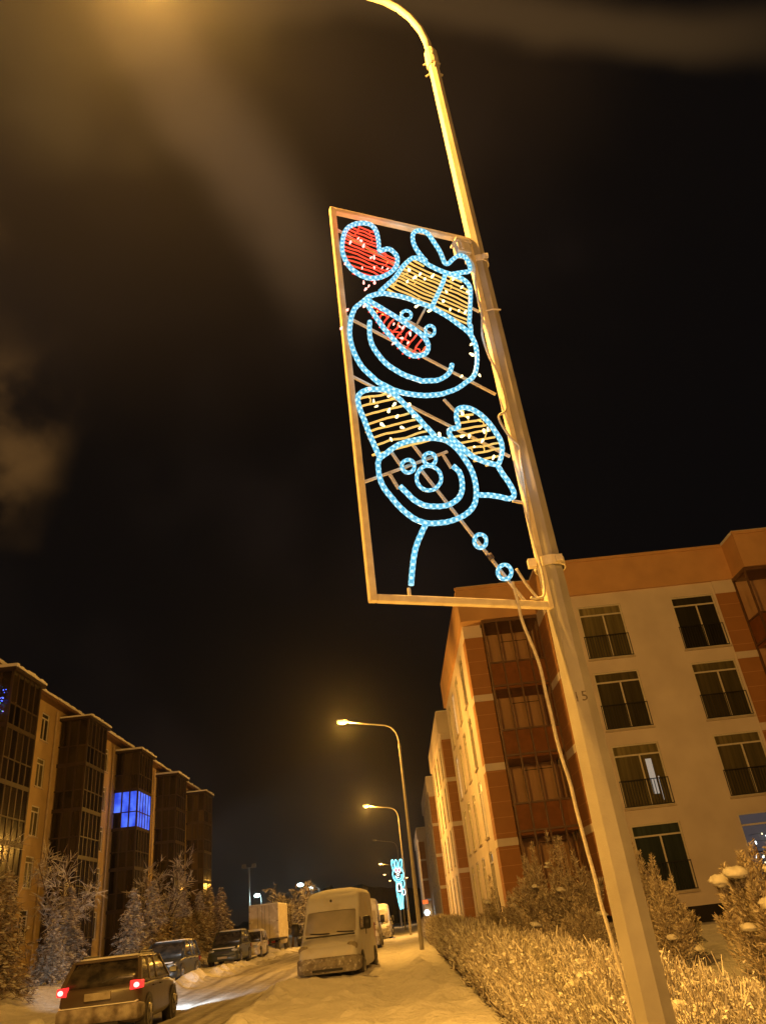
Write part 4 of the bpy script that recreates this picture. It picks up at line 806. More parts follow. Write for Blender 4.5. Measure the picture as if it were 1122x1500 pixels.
def car(name, label, cat, loc, rz, L, Wd, H, clr, pm, suv=False, lit=False, snow=0.0, group=None, hatch=True):
    o = thing(name, label, cat, loc, rz, group); h = L/2; hw = Wd/2; belt = H * (.62 if not lit else .675); tz = belt*(.80 if not lit else .93); hood = belt * .93
    st = [(-h, .42, belt*(.92 if lit else .72), hw*.86), (-h+.08, .30, belt*(.96 if lit else .86), hw*.94), (-h+.35, clr, belt*.97, hw), (-h*.35, clr-.02, belt, hw), (h*.2, clr-.02, belt*.99, hw), (h*.42, clr, belt*.965, hw*.99), (h-.5, clr+.02, hood*.93, hw*.97), (h-.12, .30, hood*.82, hw*.9), (h, .40, hood*.66, hw*.8)]
    m = MB(); m.loft([rr(w_, z0, z1, .13, 4, y, w_*.95) for y, z0, z1, w_ in st]); body = part('body', m, pm, o, True)
    yr0 = -h + (.12 if hatch else .75); yf = h*.46
    g = MB(); g.loft([rxy(hw*.93, yr0, yf, .14, belt*.96), rxy(hw*.86, yr0 + .22, yf - .36, .16, lerp(belt, H, .5)), rxy(hw*.77, yr0 + .42, yf - .72, .18, H - .055)]); part('cabin_glass', g, M['glassdirty'] if snow else M['glass'], o, True)
    r_ = MB(); r_.loft([rxy(hw*.785, yr0 + .40, yf - .70, .18, H - .075), rxy(hw*.775, yr0 + .41, yf - .72, .2, H - .02), rxy(hw*.62, yr0 + .6, yf - 1.0, .25, H)]); part('roof', r_, pm, o, True)
    plist = []
    for s in (-1, 1):
        for (ya, yb, wa) in ((yr0 + .04, yr0 + .46, .085), (yf - .03, yf - .74, .06), (yr0 + .95, yr0 + 1.0, .07), ((yr0 + yf)/2 + .12, (yr0 + yf)/2 + .06, .06)):
            pl = MB(); pl.bar((s*hw*.925, ya, belt*.95), (s*hw*.79, yb, H - .06), wa, .05, (0, 1, 0)); part('pillar', pl, pm, o)
        pl = MB(); pl.bar((s*hw*.93, yr0 + .1, belt*.965), (s*hw*.93, yf - .1, belt*.965), .03, .03); part('window_trim', pl, pm, o)
    rw = .34 if suv else .31
    for s in (-1, 1):
        for y in (-h + .82, h - .85):
            a = MB(); a.tube([(s*(hw - .2), y, rw), (s*(hw + .004), y, rw)], [rw + .07] * 2, 20); part('wheel_arch', a, M['blackp'], o)
            wheel(o, s*(hw + .012), y, rw, .2, s)
        mi = MB(); mi.ball((s*(hw + .10), yf - .28, belt + .08), .11, .07, .075, 10, 6); mm = part('mirror', mi, M['blackp'], o, True)
        q = MB(); q.box(s*(hw + .10) - .08, s*(hw + .10) + .08, yf - .352, yf - .346, belt + .03, belt + .13); part('mirror_glass', q, M['headl'], mm)
        d = MB()
        for y in (yr0 + 1.05, (yr0 + yf)/2 + .25): d.box(s*hw*.995 - .02, s*hw*.995 + .02, y, y + .16, belt*.84, belt*.84 + .03)
        part('door_handle', d, M['blackp'], o)
        tl = MB(); tl.loft([[(s*(hw*.88 + a), -h + yy, tz + zz) for a, yy, zz in q] for q in ([(-.13, -.03, -.085), (.09, .02, -.07), (.09, .02, .08), (-.13, -.03, .09)], [(-.12, .2, -.08), (.1, .3, -.07), (.1, .3, .08), (-.12, .2, .09)])])
        t_ = part('tail_light', tl, M['tail'] if lit else M['taildim'], o, bevel=.015)
        if lit: c = MB(); c.ball((s*(hw*.88 - .0), -h - .005, tz), .065, .03, .05, 8, 6); part('bulb', c, M['tailhot'], t_, True)
        hl = MB(); hl.ball((s*hw*.68, h - .16, hood*.73), .21, .15, .085, 10, 6); part('headlight', hl, M['headl'], o, True)
    bp = MB(); bp.loft([rr(hw*.93, .34, .62, .06, 3, -h - .05), rr(hw*.97, .32, .64, .07, 3, -h + .12), rr(hw*1.003, .32, .62, .07, 3, -h + .42)]); part('rear_bumper', bp, M['dustbump'] if lit else pm, o, True)
    bf = MB(); bf.loft([rr(hw*1.0, .24, .5, .06, 3, h - .45), rr(hw*.95, .22, .52, .07, 3, h - .06), rr(hw*.8, .24, .5, .08, 3, h + .05)]); part('front_bumper', bf, pm, o, True)
    gr = MB(); gr.box(-hw*.42, hw*.42, h - .03, h + .025, hood*.60, hood*.72)
    part('grille', gr, M['blackp'], o)
    pt = MB(); pt.box(-.27, .27, -h - .075, -h + .02, tz - .20, tz - .06); part('number_plate', pt, M['plate'], o, bevel=.01)
    pt = MB(); pt.box(-.27, .27, h + .05, h + .065, .34, .45); part('number_plate', pt, M['plate'], o)
    ex = MB(); ex.loft([rr(hw*.5, .22, .36, .03, 2, -h - .03), rr(hw*.6, .2, .36, .03, 2, -h + .3)]); part('rear_valance', ex, M['blackp'], o)
    rh = MB(); rh.bar((-hw*.76, yr0 + .40, H - .05), (hw*.76, yr0 + .40, H - .05), .10, .05); part('spoiler', rh, pm, o, bevel=.015)
    wi = MB(); wi.bar((.02, yr0 + .03, belt + .03), (.34, yr0 + .10, belt + .12), .02); part('wiper', wi, M['blackp'], o)
    if suv:
        for s in (-1, 1): q = MB(); q.tube([(s*hw*.7, yr0 + .6, H - .03), (s*hw*.7, yr0 + .75, H + .045), (s*hw*.7, yf - 1.1, H + .045), (s*hw*.7, yf - .95, H - .03)], .018, 6); part('roof_rail', q, M['blackp'], o, True)
    if snow:
        s_ = MB(); s_.loft([rxy(hw*.74, yr0 + .48, yf - .8, .2, H - .02), rxy(hw*.74, yr0 + .48, yf - .82, .2, H + .04*snow), rxy(hw*.6, yr0 + .66, yf - 1.0, .25, H + .09*snow)]); part('roof_snow', s_, M['cap'], o, True)
        s_ = MB(); s_.loft([rr(hw*.8, hood*.9, hood*.93 + .04, .03, 3, yf + .02), rr(hw*.8, hood*.88, hood*.94 + .05*snow, .03, 3, yf + .4), rr(hw*.7, hood*.8, hood*.84 + .05*snow, .03, 3, h - .2)]); part('hood_snow', s_, M['cap'], o, True)
    return o
suv = car('car', 'dark frosted estate car driving away with both red tail lamps lit', 'car', (-6.72, 20.75, gz(-6.7, 20.5) - .0), R(4), 4.35, 1.78, 1.5, .26, paint('dark_brown_paint', (.085, .06, .042), .3), suv=True, lit=True, snow=.25)
s_ = MB(); s_.loft([rr(.8, .635, .645, .004, 2, -2.2), rr(.82, .64, .675, .01, 2, -2.12), rr(.82, .64, .65, .004, 2, -1.98)]); part('bumper_snow', s_, M['cap'], suv, True)
# the driving car's headlamps shine on the snow ahead
for s in (-1, 1): light(suv, (s*.55, 2.35, .74), 1500, (.80, .93, 1.0), .06, 'SPOT', (R(84), 0, R(0 if s > 0 else 12)), 58)
car('car', 'dark parked car facing the camera, lit by the headlamps of the estate car', 'car', (-9.75, 35.6, gz(-9.7, 35) - .02), R(180), 4.0, 1.74, 1.5, .22, paint('blue_black_paint', (.035, .042, .048), .12), snow=.3)
car('car', 'dark parked off-roader with a frosted windscreen in front of the pale hatchback', 'car', (-10.4, 51.2, gz(-10.4, 51) - .02), R(180), 4.4, 1.84, 1.72, .26, paint('dark_green_paint', (.035, .045, .038), .2), suv=True, snow=.5)
car('car', 'pale snow dusted hatchback parked between the off-roader and the box truck', 'car', (-10.25, 57.4, gz(-10.2, 57) - .02), R(180), 4.2, 1.75, 1.62, .22, paint('beige_paint', (.5, .42, .34), .45), snow=.8)
car('car', 'dark car parked in the shadow ahead of the box truck', 'car', (-8.9, 80, gz(-8.9, 80) - .02), R(180), 4.3, 1.75, 1.5, .22, paint('black_paint', (.03, .028, .026), .2), snow=.4)

# box truck
M['truckbox'] = mat('white_truck_box', (.60, .55, .48), (.5, .45, .38), 1.6, .55, frost=.15, fscale=3)
t = thing('box_truck', 'pale box truck with closed rear doors parked on the left past the hatchback', 'truck', (-10.9, 69.2, gz(-10.9, 68) - .02), R(-1))
m = MB(); m.box(-1.18, 1.18, -2.3, 2.3, .95, 3.32); part('cargo_box', m, M['truckbox'], t, bevel=.04)
for s in (-1, 1):
    m = MB(); m.box(.02 if s > 0 else -1.12, 1.12 if s > 0 else -.02, -2.345, -2.302, 1.02, 3.26); d = part('rear_door', m, M['truckbox'], t, bevel=.015)
    m = MB()
    for x in (.12, .46): m.cyl((s*x, -2.37, 1.0), (s*x, -2.37, 3.26), .022, n=6)
    for z in (1.3, 2.1, 2.9): m.box(s*1.02, s*1.17, -2.37, -2.346, z, z + .06)
    part('lock_bar', m, M['steel'], d)
    m = MB(); m.box(s*.72 - .14, s*.72 + .14, -2.33, -2.25, .62, .74); part('tail_light', m, M['taildim'], t)
    for y in (-1.35, 3.2):
        m = MB(); m.tube([(s*.72, y, .42), (s*1.08, y, .42)], [.42, .42], 18); q = part('wheel', m, M['tyre'], t, True); m = MB(); m.tube([(s*1.06, y, .42), (s*1.085, y, .42)], [.24, .2], 14); part('rim', m, M['rim'], q)
m = MB(); m.box(-1.15, 1.15, -2.32, 2.3, .80, .945); m.box(-1.1, 1.1, -2.2, -2.1, .5, .6); m.box(-.45, .45, -2.2, 3.6, .5, .795); part('chassis', m, M['blackp'], t)
m = MB(); m.loft([rr(1.0, .5, 2.3, .12, 3, 2.4), rr(1.02, .45, 2.35, .14, 3, 2.9), rr(1.0, .45, 2.1, .14, 3, 3.7), rr(.95, .45, 1.35, .14, 3, 4.1)]); part('cab', m, M['truckbox'], t, True)
m = MB(); m.box(-1.16, 1.16, -2.28, 2.28, 3.325, 3.40); part('roof_snow', m, M['cap'], t, bevel=.03)
m = MB(); m.box(-.28, .28, -2.34, -2.32, .82, .93); part('number_plate', m, M['plate'], t)

# high roof vans
def van(label, loc, rz, pm, ws, sink=.14, group=None):
    o = thing('van', label, 'van', (loc[0], loc[1], loc[2] - sink), rz, group)
    st = [(2.66, .36, .80, .82, .80), (2.60, .26, .96, .93, .88), (2.35, .26, 1.07, .99, .92), (2.0, .26, 1.17, 1.0, .94), (1.90, .26, 1.21, 1.0, .95), (1.20, .26, 2.00, 1.0, .92), (1.06, .26, 2.20, 1.0, .92), (.86, .26, 2.44, 1.0, .91), (.6, .26, 2.54, 1.0, .90), (-.4, .26, 2.58, 1.0, .90), (-2.4, .28, 2.57, 1.0, .90), (-2.62, .32, 2.5, .98, .88)]
    m = MB(); m.loft([rr(hw, z0, z1, min(.15, (z1-z0)*.3), 5, y, ht) for y, z0, z1, hw, ht in st]); part('body', m, pm, o, True)
    # windscreen under snow: a slab lying on the slope between y=1.80 and y=1.20
    def on(y): 
        for a, b_ in zip(st, st[1:]):
            if b_[0] <= y <= a[0]: k = (a[0]-y)/(a[0]-b_[0]); return lerp(a[2], b_[2], k), lerp(a[4], b_[4], k)
    rg = []
    for y in (1.80, 1.77, 1.5, 1.27, 1.23):
        z, ht = on(y); e = .004 if y in (1.80, 1.23) else .016; w_ = ht - .115 - (.03 if y in (1.80, 1.23) else 0); rg.append([(-w_, y + e*.8, z + e), (-w_*.5, y + e*.9 + .01, z + e + .012), (0, y + e + .014, z + e + .014), (w_*.5, y + e*.9 + .01, z + e + .012), (w_, y + e*.8, z + e), (w_, y - .06, z - .07), (-w_, y - .06, z - .07)])
    m = MB(); m.loft(rg); wsn = part('windscreen', m, ws, o, True)
    m = MB()
    for xa, xb in ((-.78, -.22), (.02, .66)):
        za, _ = on(1.83); m.tube([(xa, 1.875, za + .035), ((xa+xb)/2, 1.84, za + .05), (xb, 1.82, za + .075)], .018, 6)
    zb = on(1.86)[0]; m.box(-.80, .80, 1.845, 1.885, zb - .02, zb + .03); part('wipers_and_gap_shadow', m, M['blackp'], o)  # the black box puts in the shadow gap below the windscreen
    for s in (-1, 1):
        m = MB(); m.loft([rr(.115, 1.36, 1.70, .05, 3, 1.66), rr(.125, 1.34, 1.72, .06, 3, 1.6), rr(.09, 1.38, 1.68, .05, 3, 1.5)]); m.v = [(x_ + s*1.19, y_, z_) for x_, y_, z_ in m.v]; q = part('mirror', m, M['blackp'], o, True); m = MB(); m.bar((s*1.0, 1.6, 1.36), (s*1.15, 1.6, 1.40), .06); m.bar((s*1.14, 1.6, 1.2), (s*1.14, 1.6, 1.35), .03); part('mirror_arm', m, M['blackp'], q)
        m = MB(); m.loft([[(s*(.985 - .135*max(0, (z - 1.3)/.8)) + s*(.012 if i else -.01), y, z) for y, z in ((1.66, 1.34), (.72, 1.34), (.72, 1.98), (1.08, 1.98), (1.22, 1.9))] for i in (0, 1)]); part('side_window', m, M['glassdirty'], o)
        m = MB(); m.loft([[(s*(.985 - .135*max(0, (z - 1.3)/.8)) + s*(.010 if i else -.01), y, z) for y, z in ((.64, .5), (.60, .5), (.60, 2.0), (.64, 2.0))] for i in (0, 1)]); part('door_seam', m, M['blackp'], o)
        m = MB(); m.ball((s*.76, 2.44, .93), .19, .17, .14, 10, 6); part('headlight', m, M['plate'], o, True)
        for y in (1.72, -1.75):
            a = MB(); a.tube([(s*.8, y, .36), (s*1.006, y, .36)], [.42] * 2, 20); part('wheel_arch', a, M['blackp'], o); wheel(o, s*1.02, y, .35, .22, s)
        m = MB(); m.box(s*.86 - .1, s*.86 + .1, -2.66, -2.6, .8, 1.5); part('tail_light', m, M['taildim'], o)
    m = MB(); m.loft([rr(1.012, .28, .68, .09, 4, 1.9), rr(1.0, .27, .70, .09, 4, 2.45), rr(.9, .28, .70, .1, 4, 2.70), rr(.74, .30, .66, .1, 4, 2.77)]); bf = part('front_bumper', m, mat('grey_snowy_bumper', (.23, .20, .17), (.42, .39, .35), 6, .7, .3, 30, frost=.2, fscale=9, bdist=.01), o, True)
    m = MB(); m.loft([rr(.50, .31, .40, .03, 2, 2.70), rr(.48, .32, .39, .03, 2, 2.785)]); part('air_intake', m, M['blackp'], bf)
    for s in (-1, 1): m = MB(); m.loft([rr(.17, .42, .53, .04, 2, 2.50), rr(.15, .43, .52, .04, 2, 2.725)]); m.v = [(x + s*.68, y, z) for x, y, z in m.v]; part('fog_light', m, M['blackp'], bf)
    m = MB(); m.box(-.27, .27, 2.77, 2.785, .47, .58); part('number_plate', m, M['plate'], bf, bevel=.008)
    m = MB(); m.ball((.05, 1.02, 2.28), .045, .03, .045, 8, 6); part('roof_marker', m, M['blackp'], o, True)
    m = MB(); rg = []
    for y, e in ((.9, 0), (.7, .06), (.3, .09), (-.5, .11), (-1.5, .10), (-2.4, .10), (-2.58, .0)):
        z, ht = on(y); rg.append([(-ht + .02, y, z - .12), (-ht + .10, y, z - .02 + e*.5), (-ht*.5, y, z + e + .02*mn.noise((y*2, 0, 1))), (0, y, z + e*1.1), (ht*.5, y, z + e + .02*mn.noise((y*2, 3, 1))), (ht - .10, y, z - .02 + e*.5), (ht - .02, y, z - .12), (0, y, z - .14)])
    m.loft(rg); part('roof_snow', m, M['cap'], o, True)
    m = MB(); m.loft([[(x*w_, y, z + dz*(1 - abs(x)**3) - .015) for x in (-1, -.6, 0, .6, 1)] + [(w_, y, z - .08), (-w_, y, z - .08)] for y, z, w_, dz in ((1.92, 1.21, .84, .02), (2.0, 1.18, .84, .06), (2.2, 1.125, .82, .06), (2.42, 1.045, .78, .05), (2.57, .97, .72, .02))]); part('hood_snow', m, M['cap'], o, True)
    return o
frosty = paint('snow_coated_white_paint', (.84, .81, .76), .8, .6)
M['wsnow'] = mat('snow_crusted_windscreen', (.44, .41, .37), (.52, .48, .44), 2.5, .8, .3, 24, bdist=.01)
van('white high roof van coated in snow, parked facing the camera at the kerb', (-2.24, 29.5, gz(-2.2, 28.5)), R(180 - 4.5), frosty, M['wsnow'])
van('pale van parked directly behind the snow coated white van', (-2.35, 50, gz(-2.3, 50)), R(180), paint('grey_white_paint', (.6, .57, .56), .5), M['wsnow'])
van('snowy van third in the kerbside row, grey in the windscreen', (-2.0, 69.5, gz(-2, 69)), R(180), paint('silver_paint', (.42, .39, .36), .55), M['wsnow'])
car('car', 'car buried under thick rounded snow at the far end of the kerbside row', 'car', (-1.9, 84, gz(-1.9, 84) - .05), R(180), 4.2, 1.76, 1.5, .22, paint('snow_covered_paint', (.6, .58, .55), .9), snow=3.2)
# ------------------------------------------------------------------ plants
def quads_mesh(name, C, U, V, m, mi=None):
    """one quad per row: centre C, half axes U and V (numpy)"""
    n = len(C); v = np.empty((n, 4, 3), np.float32); v[:, 0] = C - U - V; v[:, 1] = C + U - V; v[:, 2] = C + U*.35 + V; v[:, 3] = C - U*.35 + V
    me = bpy.data.meshes.new(name); me.vertices.add(n*4); me.vertices.foreach_set('co', v.ravel()); me.loops.add(n*4); me.loops.foreach_set('vertex_index', np.arange(n*4, dtype=np.int32))
    me.polygons.add(n); me.polygons.foreach_set('loop_start', np.arange(0, n*4, 4, dtype=np.int32)); me.polygons.foreach_set('loop_total', np.full(n, 4, np.int32))
    for q in (m if isinstance(m, list) else [m]): me.materials.append(q)
    if mi is not None: me.polygons.foreach_set('material_index', mi.astype(np.int32))
    me.update(calc_edges=True); return me
def nrm(a): return a / np.maximum(1e-6, np.linalg.norm(a, axis=1, keepdims=True))
def sprays(C, D, ln, wd):
    """quads of length ln along D with random roll"""
    n = len(C); D = nrm(D); r = RNG.normal(size=(n, 3)); X = nrm(np.cross(D, r)); return C + D * (ln[:, None]/2), X * wd[:, None], D * (ln[:, None]/2)
# hedge
def hedge(label, x0, x1, ya, yb, h, plumes, name='hedge'):
    o = thing(name, label, 'hedge', ((x0+x1)/2, ya, gz((x0+x1)/2, ya)))
    y = ya + (yb - ya) * RNG.random(plumes) ** 2.1; x = x0 + (x1 - x0) * RNG.random(plumes)
    edge = np.minimum(x - x0, x1 - x) / (x1 - x0) * 2
    top = h * (.62 + .38 * np.sqrt(np.clip(edge * 2.2, 0, 1))) * (.86 + .22 * RNG.random(plumes)) + np.array([.10*mn.noise((a*1.1, b*.7, 9)) for a, b in zip(x, y)])
    g = np.array([gz(float(a), float(b)) for a, b in zip(x, y)])
    Cs, Us, Vs = [], [], []
    lod = np.clip(y / 11, .5, 3.2)
    lean = RNG.normal(0, .16, (plumes, 3)); lean[:, 2] = 1; lean[:, 0] += np.where(x < x0 + .35, -.25, 0)
    for k in range(11):
        t = RNG.random(plumes) if k else np.full(plumes, .0)
        base = np.stack([x, y, g + top * (.30 + .62 * t)], 1)
        d = nrm(lean + (RNG.normal(0, .42, (plumes, 3)) if k else 0)); d[:, 2] = np.abs(d[:, 2])
        ln = (top * .62 if k == 0 else top * (.09 + .19 * RNG.random(plumes)) * np.sqrt(lod)); wd = (.005 if k == 0 else .0045 + .008 * RNG.random(plumes)) * lod
        if k == 0: base[:, 2] = g + top * .4
        c, u, v = sprays(base + (RNG.normal(0, .05, (plumes, 3)) if k else 0), d, ln, wd); Cs.append(c); Us.append(u); Vs.append(v)
    link('frosted_twigs', quads_mesh('frosted_twigs', np.concatenate(Cs), np.concatenate(Us), np.concatenate(Vs), M['twig']), o).location = -o.location
    tips = []                                                     # tufts of snow caught between the twig tips
    for k in range(6): tips.append(np.stack([x, y, g + top * (.62 + .42 * RNG.random(plumes))], 1) + RNG.normal(0, .045, (plumes, 3)) + lean * np.array([.35, .35, 0]) * top[:, None] * .6)
    tips = np.concatenate(tips); nn_ = len(tips); tips = tips[RNG.random(nn_) < .48]; c, u, v = sprays(tips, RNG.normal(0, 1, tips.shape), (.012 + .022*RNG.random(len(tips))) * np.clip(tips[:, 1]/9, .7, 3), (.008 + .014*RNG.random(len(tips))) * np.clip(tips[:, 1]/9, .7, 3))
    q = link('snow_tufts', quads_mesh('snow_tufts', c, u, v, M['clump']), o); q.location = -o.location; q['kind'] = 'stuff'
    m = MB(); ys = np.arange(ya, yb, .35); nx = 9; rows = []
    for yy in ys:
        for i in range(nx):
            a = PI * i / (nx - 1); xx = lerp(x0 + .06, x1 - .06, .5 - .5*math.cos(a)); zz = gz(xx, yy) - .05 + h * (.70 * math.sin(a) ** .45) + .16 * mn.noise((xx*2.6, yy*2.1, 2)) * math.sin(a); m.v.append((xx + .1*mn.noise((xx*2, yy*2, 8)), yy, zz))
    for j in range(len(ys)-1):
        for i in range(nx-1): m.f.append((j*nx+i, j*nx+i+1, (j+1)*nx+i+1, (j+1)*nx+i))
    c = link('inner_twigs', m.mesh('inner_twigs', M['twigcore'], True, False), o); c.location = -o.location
    return o
hd = hedge('long clipped hedge of frosted upright twigs along the pavement behind the foreground pole', 1.22, 2.5, 4.7, 62, .80, 30000)
# pillows of snow caught in the near hedge
m = MB()
for k in range(170):
    y = 5 + 22 * random.random() ** 2; x = random.uniform(1.3, 2.4); z = gz(x, y) +   .80 * random.uniform(.85, 1.02); r = random.uniform(.02, .06)
    m.lump((x, y, z), r, .75, k)
c = part('snow_pillow', m, M['clump'], hd, True, wsp=True); c['kind'] = 'stuff'
# upright frosted thuja bushes
def thuja_mesh(h, r, n, seed):
    """a bush of many upright feathery plumes, each tapering to its own tip"""
    rg = np.random.default_rng(seed); K = 46; Cs, Us, Vs = [], [], []
    for k in range(K):
        a = rg.random()*2*PI; q = math.sqrt(rg.random()); b0 = np.array([math.cos(a)*q*r*.55, math.sin(a)*q*r*.55, h*rg.uniform(.0, .32)])
        top = h*(1.0 - .62*q**1.3)*rg.uniform(.82, 1.06) if k else h*1.03; top = max(top, b0[2] + .25*h)
        tip = np.array([math.cos(a)*q*r*1.02, math.sin(a)*q*r*1.02, top]); m = n // K; t = rg.random(m)**.85
        w = (.20*r + .05)*(1 - t)**.75*np.clip(t*4 + .25, 0, 1) + .012
        ax = b0 + (tip - b0)*t[:, None]; ph = rg.random(m)*2*PI; rad = w*np.sqrt(rg.random(m))
        C = ax + np.stack([np.cos(ph)*rad, np.sin(ph)*rad, rg.normal(0, .02, m)], 1)
        D = (tip - b0)/np.linalg.norm(tip - b0)*.8 + np.stack([np.cos(ph), np.sin(ph), np.zeros(m)], 1)*.75 + rg.normal(0, .28, (m, 3)); D = nrm(D)
        ln = (.035 + .065*rg.random(m))*(h/2.4)**.6; wd = (.005 + .008*rg.random(m))*(h/2.4)**.6
        X = nrm(np.cross(D, rg.normal(size=(m, 3)))); Cs.append(C + D*(ln[:, None]/2)); Us.append(X*wd[:, None]); Vs.append(D*(ln[:, None]/2))
    return np.concatenate(Cs), np.concatenate(Us), np.concatenate(Vs)
def thuja(label, x, y, h, r, n=6500, seed=1, clumps=6, group='frosted thujas in front of the right block', big=False):
    o = thing('thuja_bush', label, 'bush', (x, y, gz(x, y) - .03), 0, group)
    C, U, V = thuja_mesh(h, r, n, seed); link('foliage', quads_mesh('foliage', C, U, V, M['thuja']), o)
    m = MB(); m.tube([(0, 0, 0), (.02, 0, h*.4), (0, .02, h*.85)], [.05, .035, .01], 6); part('stem', m, M['bark'], o)
    rs = random.Random(seed); m = MB()
    for k in range(clumps):
        m = MB()
        t = rs.uniform(.08, .75); a = rs.uniform(PI*.9, PI*2.1); q = r*(1.0 - .45*t)*.9; s = rs.uniform(.04, .085) * (1.7 if big else 1.1)
        cx, cy, cz = q*math.cos(a), q*math.sin(a), h*t
        m.lump((cx, cy, cz), s*1.1, .8, k*3.1); m.lump((cx + s*.9, cy + s*.2, cz - s*.25), s*.75, .7, k*5.3)
        m.lump((cx - s*.6, cy + s*.4, cz + s*.25), s*.7, .8, k*7.7)
        part('snow_clump', m, M['clump'], o, True)
    return o
for i, (x, y, h, r, lb) in enumerate([(2.95, 25.5, 2.15, .85, 'frosted thuja bush at the left end of the row before the brick pier'), (3.75, 24, 2.75, .85, 'tall pointed frosted thuja left of the foreground pole, second from the left end'), (4.75, 23.6, 3.0, .95, 'tallest frosted thuja, just left of the foreground pole and its cable'),
        (4.3, 20.5, 1.35, .8, 'low frosted thuja bush in front of the tallest one'), (5.75, 20.5, 2.65, .8, 'frosted thuja directly behind the foreground pole under the ground floor window'), (5.1, 16.6, 1.9, .62, 'dark frosted thuja right of the foreground pole with a bare foot'), (3.3, 21.0, 1.2, .7, 'low round frosted bush just behind the hedge left of the pole')]):
    thuja(lb, x, y, h, r, 20000, 20 + i, 5)
thuja('near frosted bush with big pillows of snow at the right edge of the picture', 5.75, 13.2, 2.35, 1.0, 30000, 41, 9, big=True)
thuja('small dark frosted bush at the foot of the right edge bush', 5.0, 10.9, .75, .5, 8000, 47, 2)
# snow laden firs on the left
def fir_mesh(h, r, seed, whorls=15):
    rs = np.random.default_rng(seed); C, U, V, MI = [], [], [], []
    for w_ in range(whorls):
        t = (w_ + .3) / whorls; z = h * (.06 + .92*t); L_ = r * (1 - t) ** .8 + .08; nb = max(4, int(6*(1 - t) + 4))
        for b_ in range(nb):
            a = 2*PI*(b_ + rs.random())/nb + w_*.7; ln = L_ * (.7 + .45*rs.random()); k = max(4, int(ln*12)); droop = .18 + .25*rs.random()
            for j in range(k):
                s = (j + rs.random())/k; p = np.array([math.cos(a)*ln*s, math.sin(a)*ln*s, z - droop*ln*s*s + .05*rs.normal()])
                side = (1 - s)*.35*ln + .05
                for q in range(4):
                    off = rs.normal(0, 1, 3)*[side*.45, side*.45, .04]; d = np.array([math.cos(a), math.sin(a), -.15]) + rs.normal(0, .55, 3); d /= np.linalg.norm(d)
                    x = np.cross(d, rs.normal(size=3)); x /= np.linalg.norm(x); l = .06 + .08*rs.random(); C.append(p + off); U.append(x*(.012 + .012*rs.random())); V.append(d*l); MI.append(0)
                if rs.random() < .85:
                    x = np.array([-math.sin(a), math.cos(a), .2*rs.normal()]); d = np.array([math.cos(a), math.sin(a), -.3]); s_ = .03 + .05*rs.random()
                    for q in range(2): off = rs.normal(0, .03, 3); C.append(p + off + [0, 0, .045 + .02*q]); U.append(x*s_*1.2); V.append(d*s_); MI.append(1)
    return quads_mesh('crown', np.array(C), np.array(U), np.array(V), [M['needle'], M['clump']], np.array(MI))
FM = [fir_mesh(3.6, 1.25, s) for s in (3, 5, 8)]
tm_ = MB(); tm_.tube([(0, 0, 0), (0, 0, 1.6), (0, 0, 3.4)], [.10, .06, .012], 7); TM = tm_.mesh('trunk', M['bark'])
FIRS = [(-13.2, 28.0, 1.0, 'broad snow laden fir nearest the camera, left of the driving car'), (-13.6, 33.0, .72, 'low snowy fir behind the driving car, second from the left edge'), (-14.8, 37.5, .95, 'snowy fir standing before the second glazed bay'),
        (-13.2, 41.5, .95, 'snowy fir left of the dark parked car'), (-13.6, 46.0, 1.15, 'snowy fir under the blue lit bay'), (-13.0, 50.5, .95, 'snowy fir right behind the dark parked car'), (-13.4, 56.0, 1.1, 'snowy fir above the off-roader and pale hatchback'),
        (-13.4, 62.5, 1.15, 'snowy fir next to the box truck'), (-15.6, 68.5, 1.3, 'tallest far snowy fir behind the box truck')]
for i, (x, y, s, lb) in enumerate(FIRS):
    o = thing('fir_tree', lb, 'tree', (x, y, gz(x, y) - .05), random.uniform(0, 6), 'snow laden firs along the left pavement'); o.scale = (s, s, s * random.uniform(.95, 1.1))
    link('crown', FM[i % 3], o); link('trunk', TM, o)
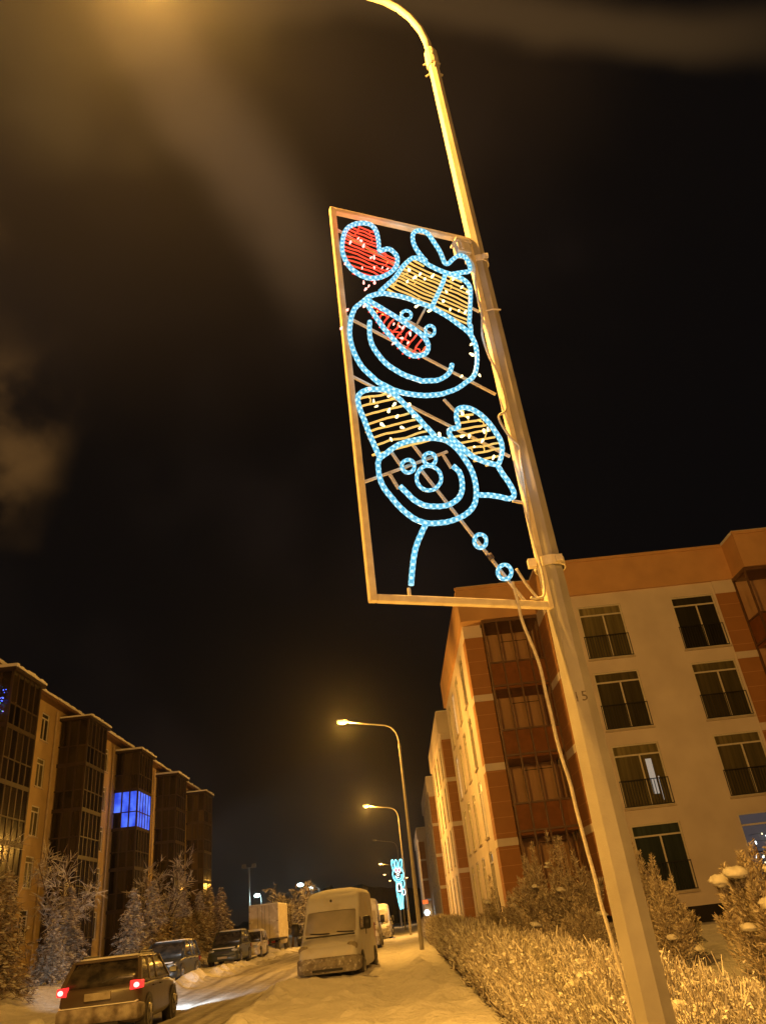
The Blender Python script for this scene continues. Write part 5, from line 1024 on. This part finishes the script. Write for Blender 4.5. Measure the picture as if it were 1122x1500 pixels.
# bare frosted street trees
def bare_tree(name, label, x, y, h, spread, seed, n=9, twigr=.012, group=None, leafy=0):
    rs = random.Random(seed); o = thing(name, label, 'tree', (x, y, gz(x, y) - .05), 0, group); m = MB(); tw = []
    m.tube([(0, 0, 0), (.03*h, 0, h*.25), (.02*h, .02*h, h*.5)], [.022*h, .017*h, .012*h], 7)
    part('trunk', m, M['bark'], o, True); m = MB()
    for k in range(n):
        a = 2*PI*k/n + rs.random(); z = h*rs.uniform(.22, .5); e = Vector((math.cos(a)*spread*rs.uniform(.5, 1), math.sin(a)*spread*rs.uniform(.5, 1), h*rs.uniform(.6, 1.0))); s = Vector((.02*h, 0, z)); mid = s.lerp(e, .5) + Vector((rs.uniform(-.1, .1)*h, rs.uniform(-.1, .1)*h, -.02*h))
        m.tube([s, mid, e], [.009*h, .006*h, .002*h], 5)
        for q in range(24):
            t = rs.random(); p = s.lerp(mid, t*2) if t < .5 else mid.lerp(e, t*2 - 1); d = Vector((rs.gauss(0, 1), rs.gauss(0, 1), rs.gauss(.5, .8))).normalized(); l = h*rs.uniform(.06, .16)
            for u in range(8): tw.append((p + d*l*rs.random(), (d + Vector((rs.gauss(0, .5), rs.gauss(0, .5), rs.gauss(0, .5)))), l*rs.uniform(.3, .8)))
    part('limbs', m, M['bark'], o, True); C = np.array([t[0] for t in tw]); D = np.array([t[1] for t in tw]); ln = np.array([t[2] for t in tw]); c, u, v = sprays(C, D, ln, np.full(len(tw), twigr))
    link('crown', quads_mesh('crown', c, u, v, M['twig']), o); return o
bare_tree('frosted_tree', 'round frosted bare tree between the box truck and the white van', -10.2, 78, 5.2, 2.3, 5, 16, .035)
bare_tree('frosted_tree', 'thin frosted bare tree at the left edge in front of the first glazed bay', -16.4, 31, 6.0, 2.2, 9, 9, .016)
bare_tree('frosted_tree', 'thin frosted bare tree behind the driving car, before the ochre wall', -15.8, 39, 5.6, 2.0, 12, 9, .018)
bare_tree('frosted_tree', 'wide frosted bare tree before the dark far bays on the left', -16.2, 58, 6.2, 2.6, 15, 10, .03)
# snow free foreground settings
SC.view_settings.view_transform = 'Standard'; SC.view_settings.look = 'None'; SC.view_settings.exposure = .12; SC.view_settings.gamma = 1
SC.cycles.max_bounces = 6; SC.cycles.diffuse_bounces = 3; SC.cycles.transparent_max_bounces = 12; SC.cycles.sample_clamp_indirect = 4; SC.cycles.caustics_reflective = False; SC.cycles.caustics_refractive = False
SC.cycles.use_denoising = True

# frosty air: one closed box of thin haze round everything
m = MB(); m.box(-640, 640, -60, 1340, -4, 60)
hz = bpy.data.materials.new('frosty_air'); hz.use_nodes = True; nt = hz.node_tree; nt.nodes.clear()
o_ = nt.nodes.new('ShaderNodeOutputMaterial'); v_ = nt.nodes.new('ShaderNodeVolumePrincipled'); v_.inputs['Color'].default_value = (.9, .9, .92, 1); v_.inputs['Density'].default_value = .0003; v_.inputs['Anisotropy'].default_value = .84
nt.links.new(v_.outputs[0], o_.inputs['Volume'])
hb = link('haze', m.mesh('haze', hz)); tag(hb, 'thin frosty haze glowing round the street lamps', 'haze', kind='stuff')
SC.cycles.volume_bounces = 0
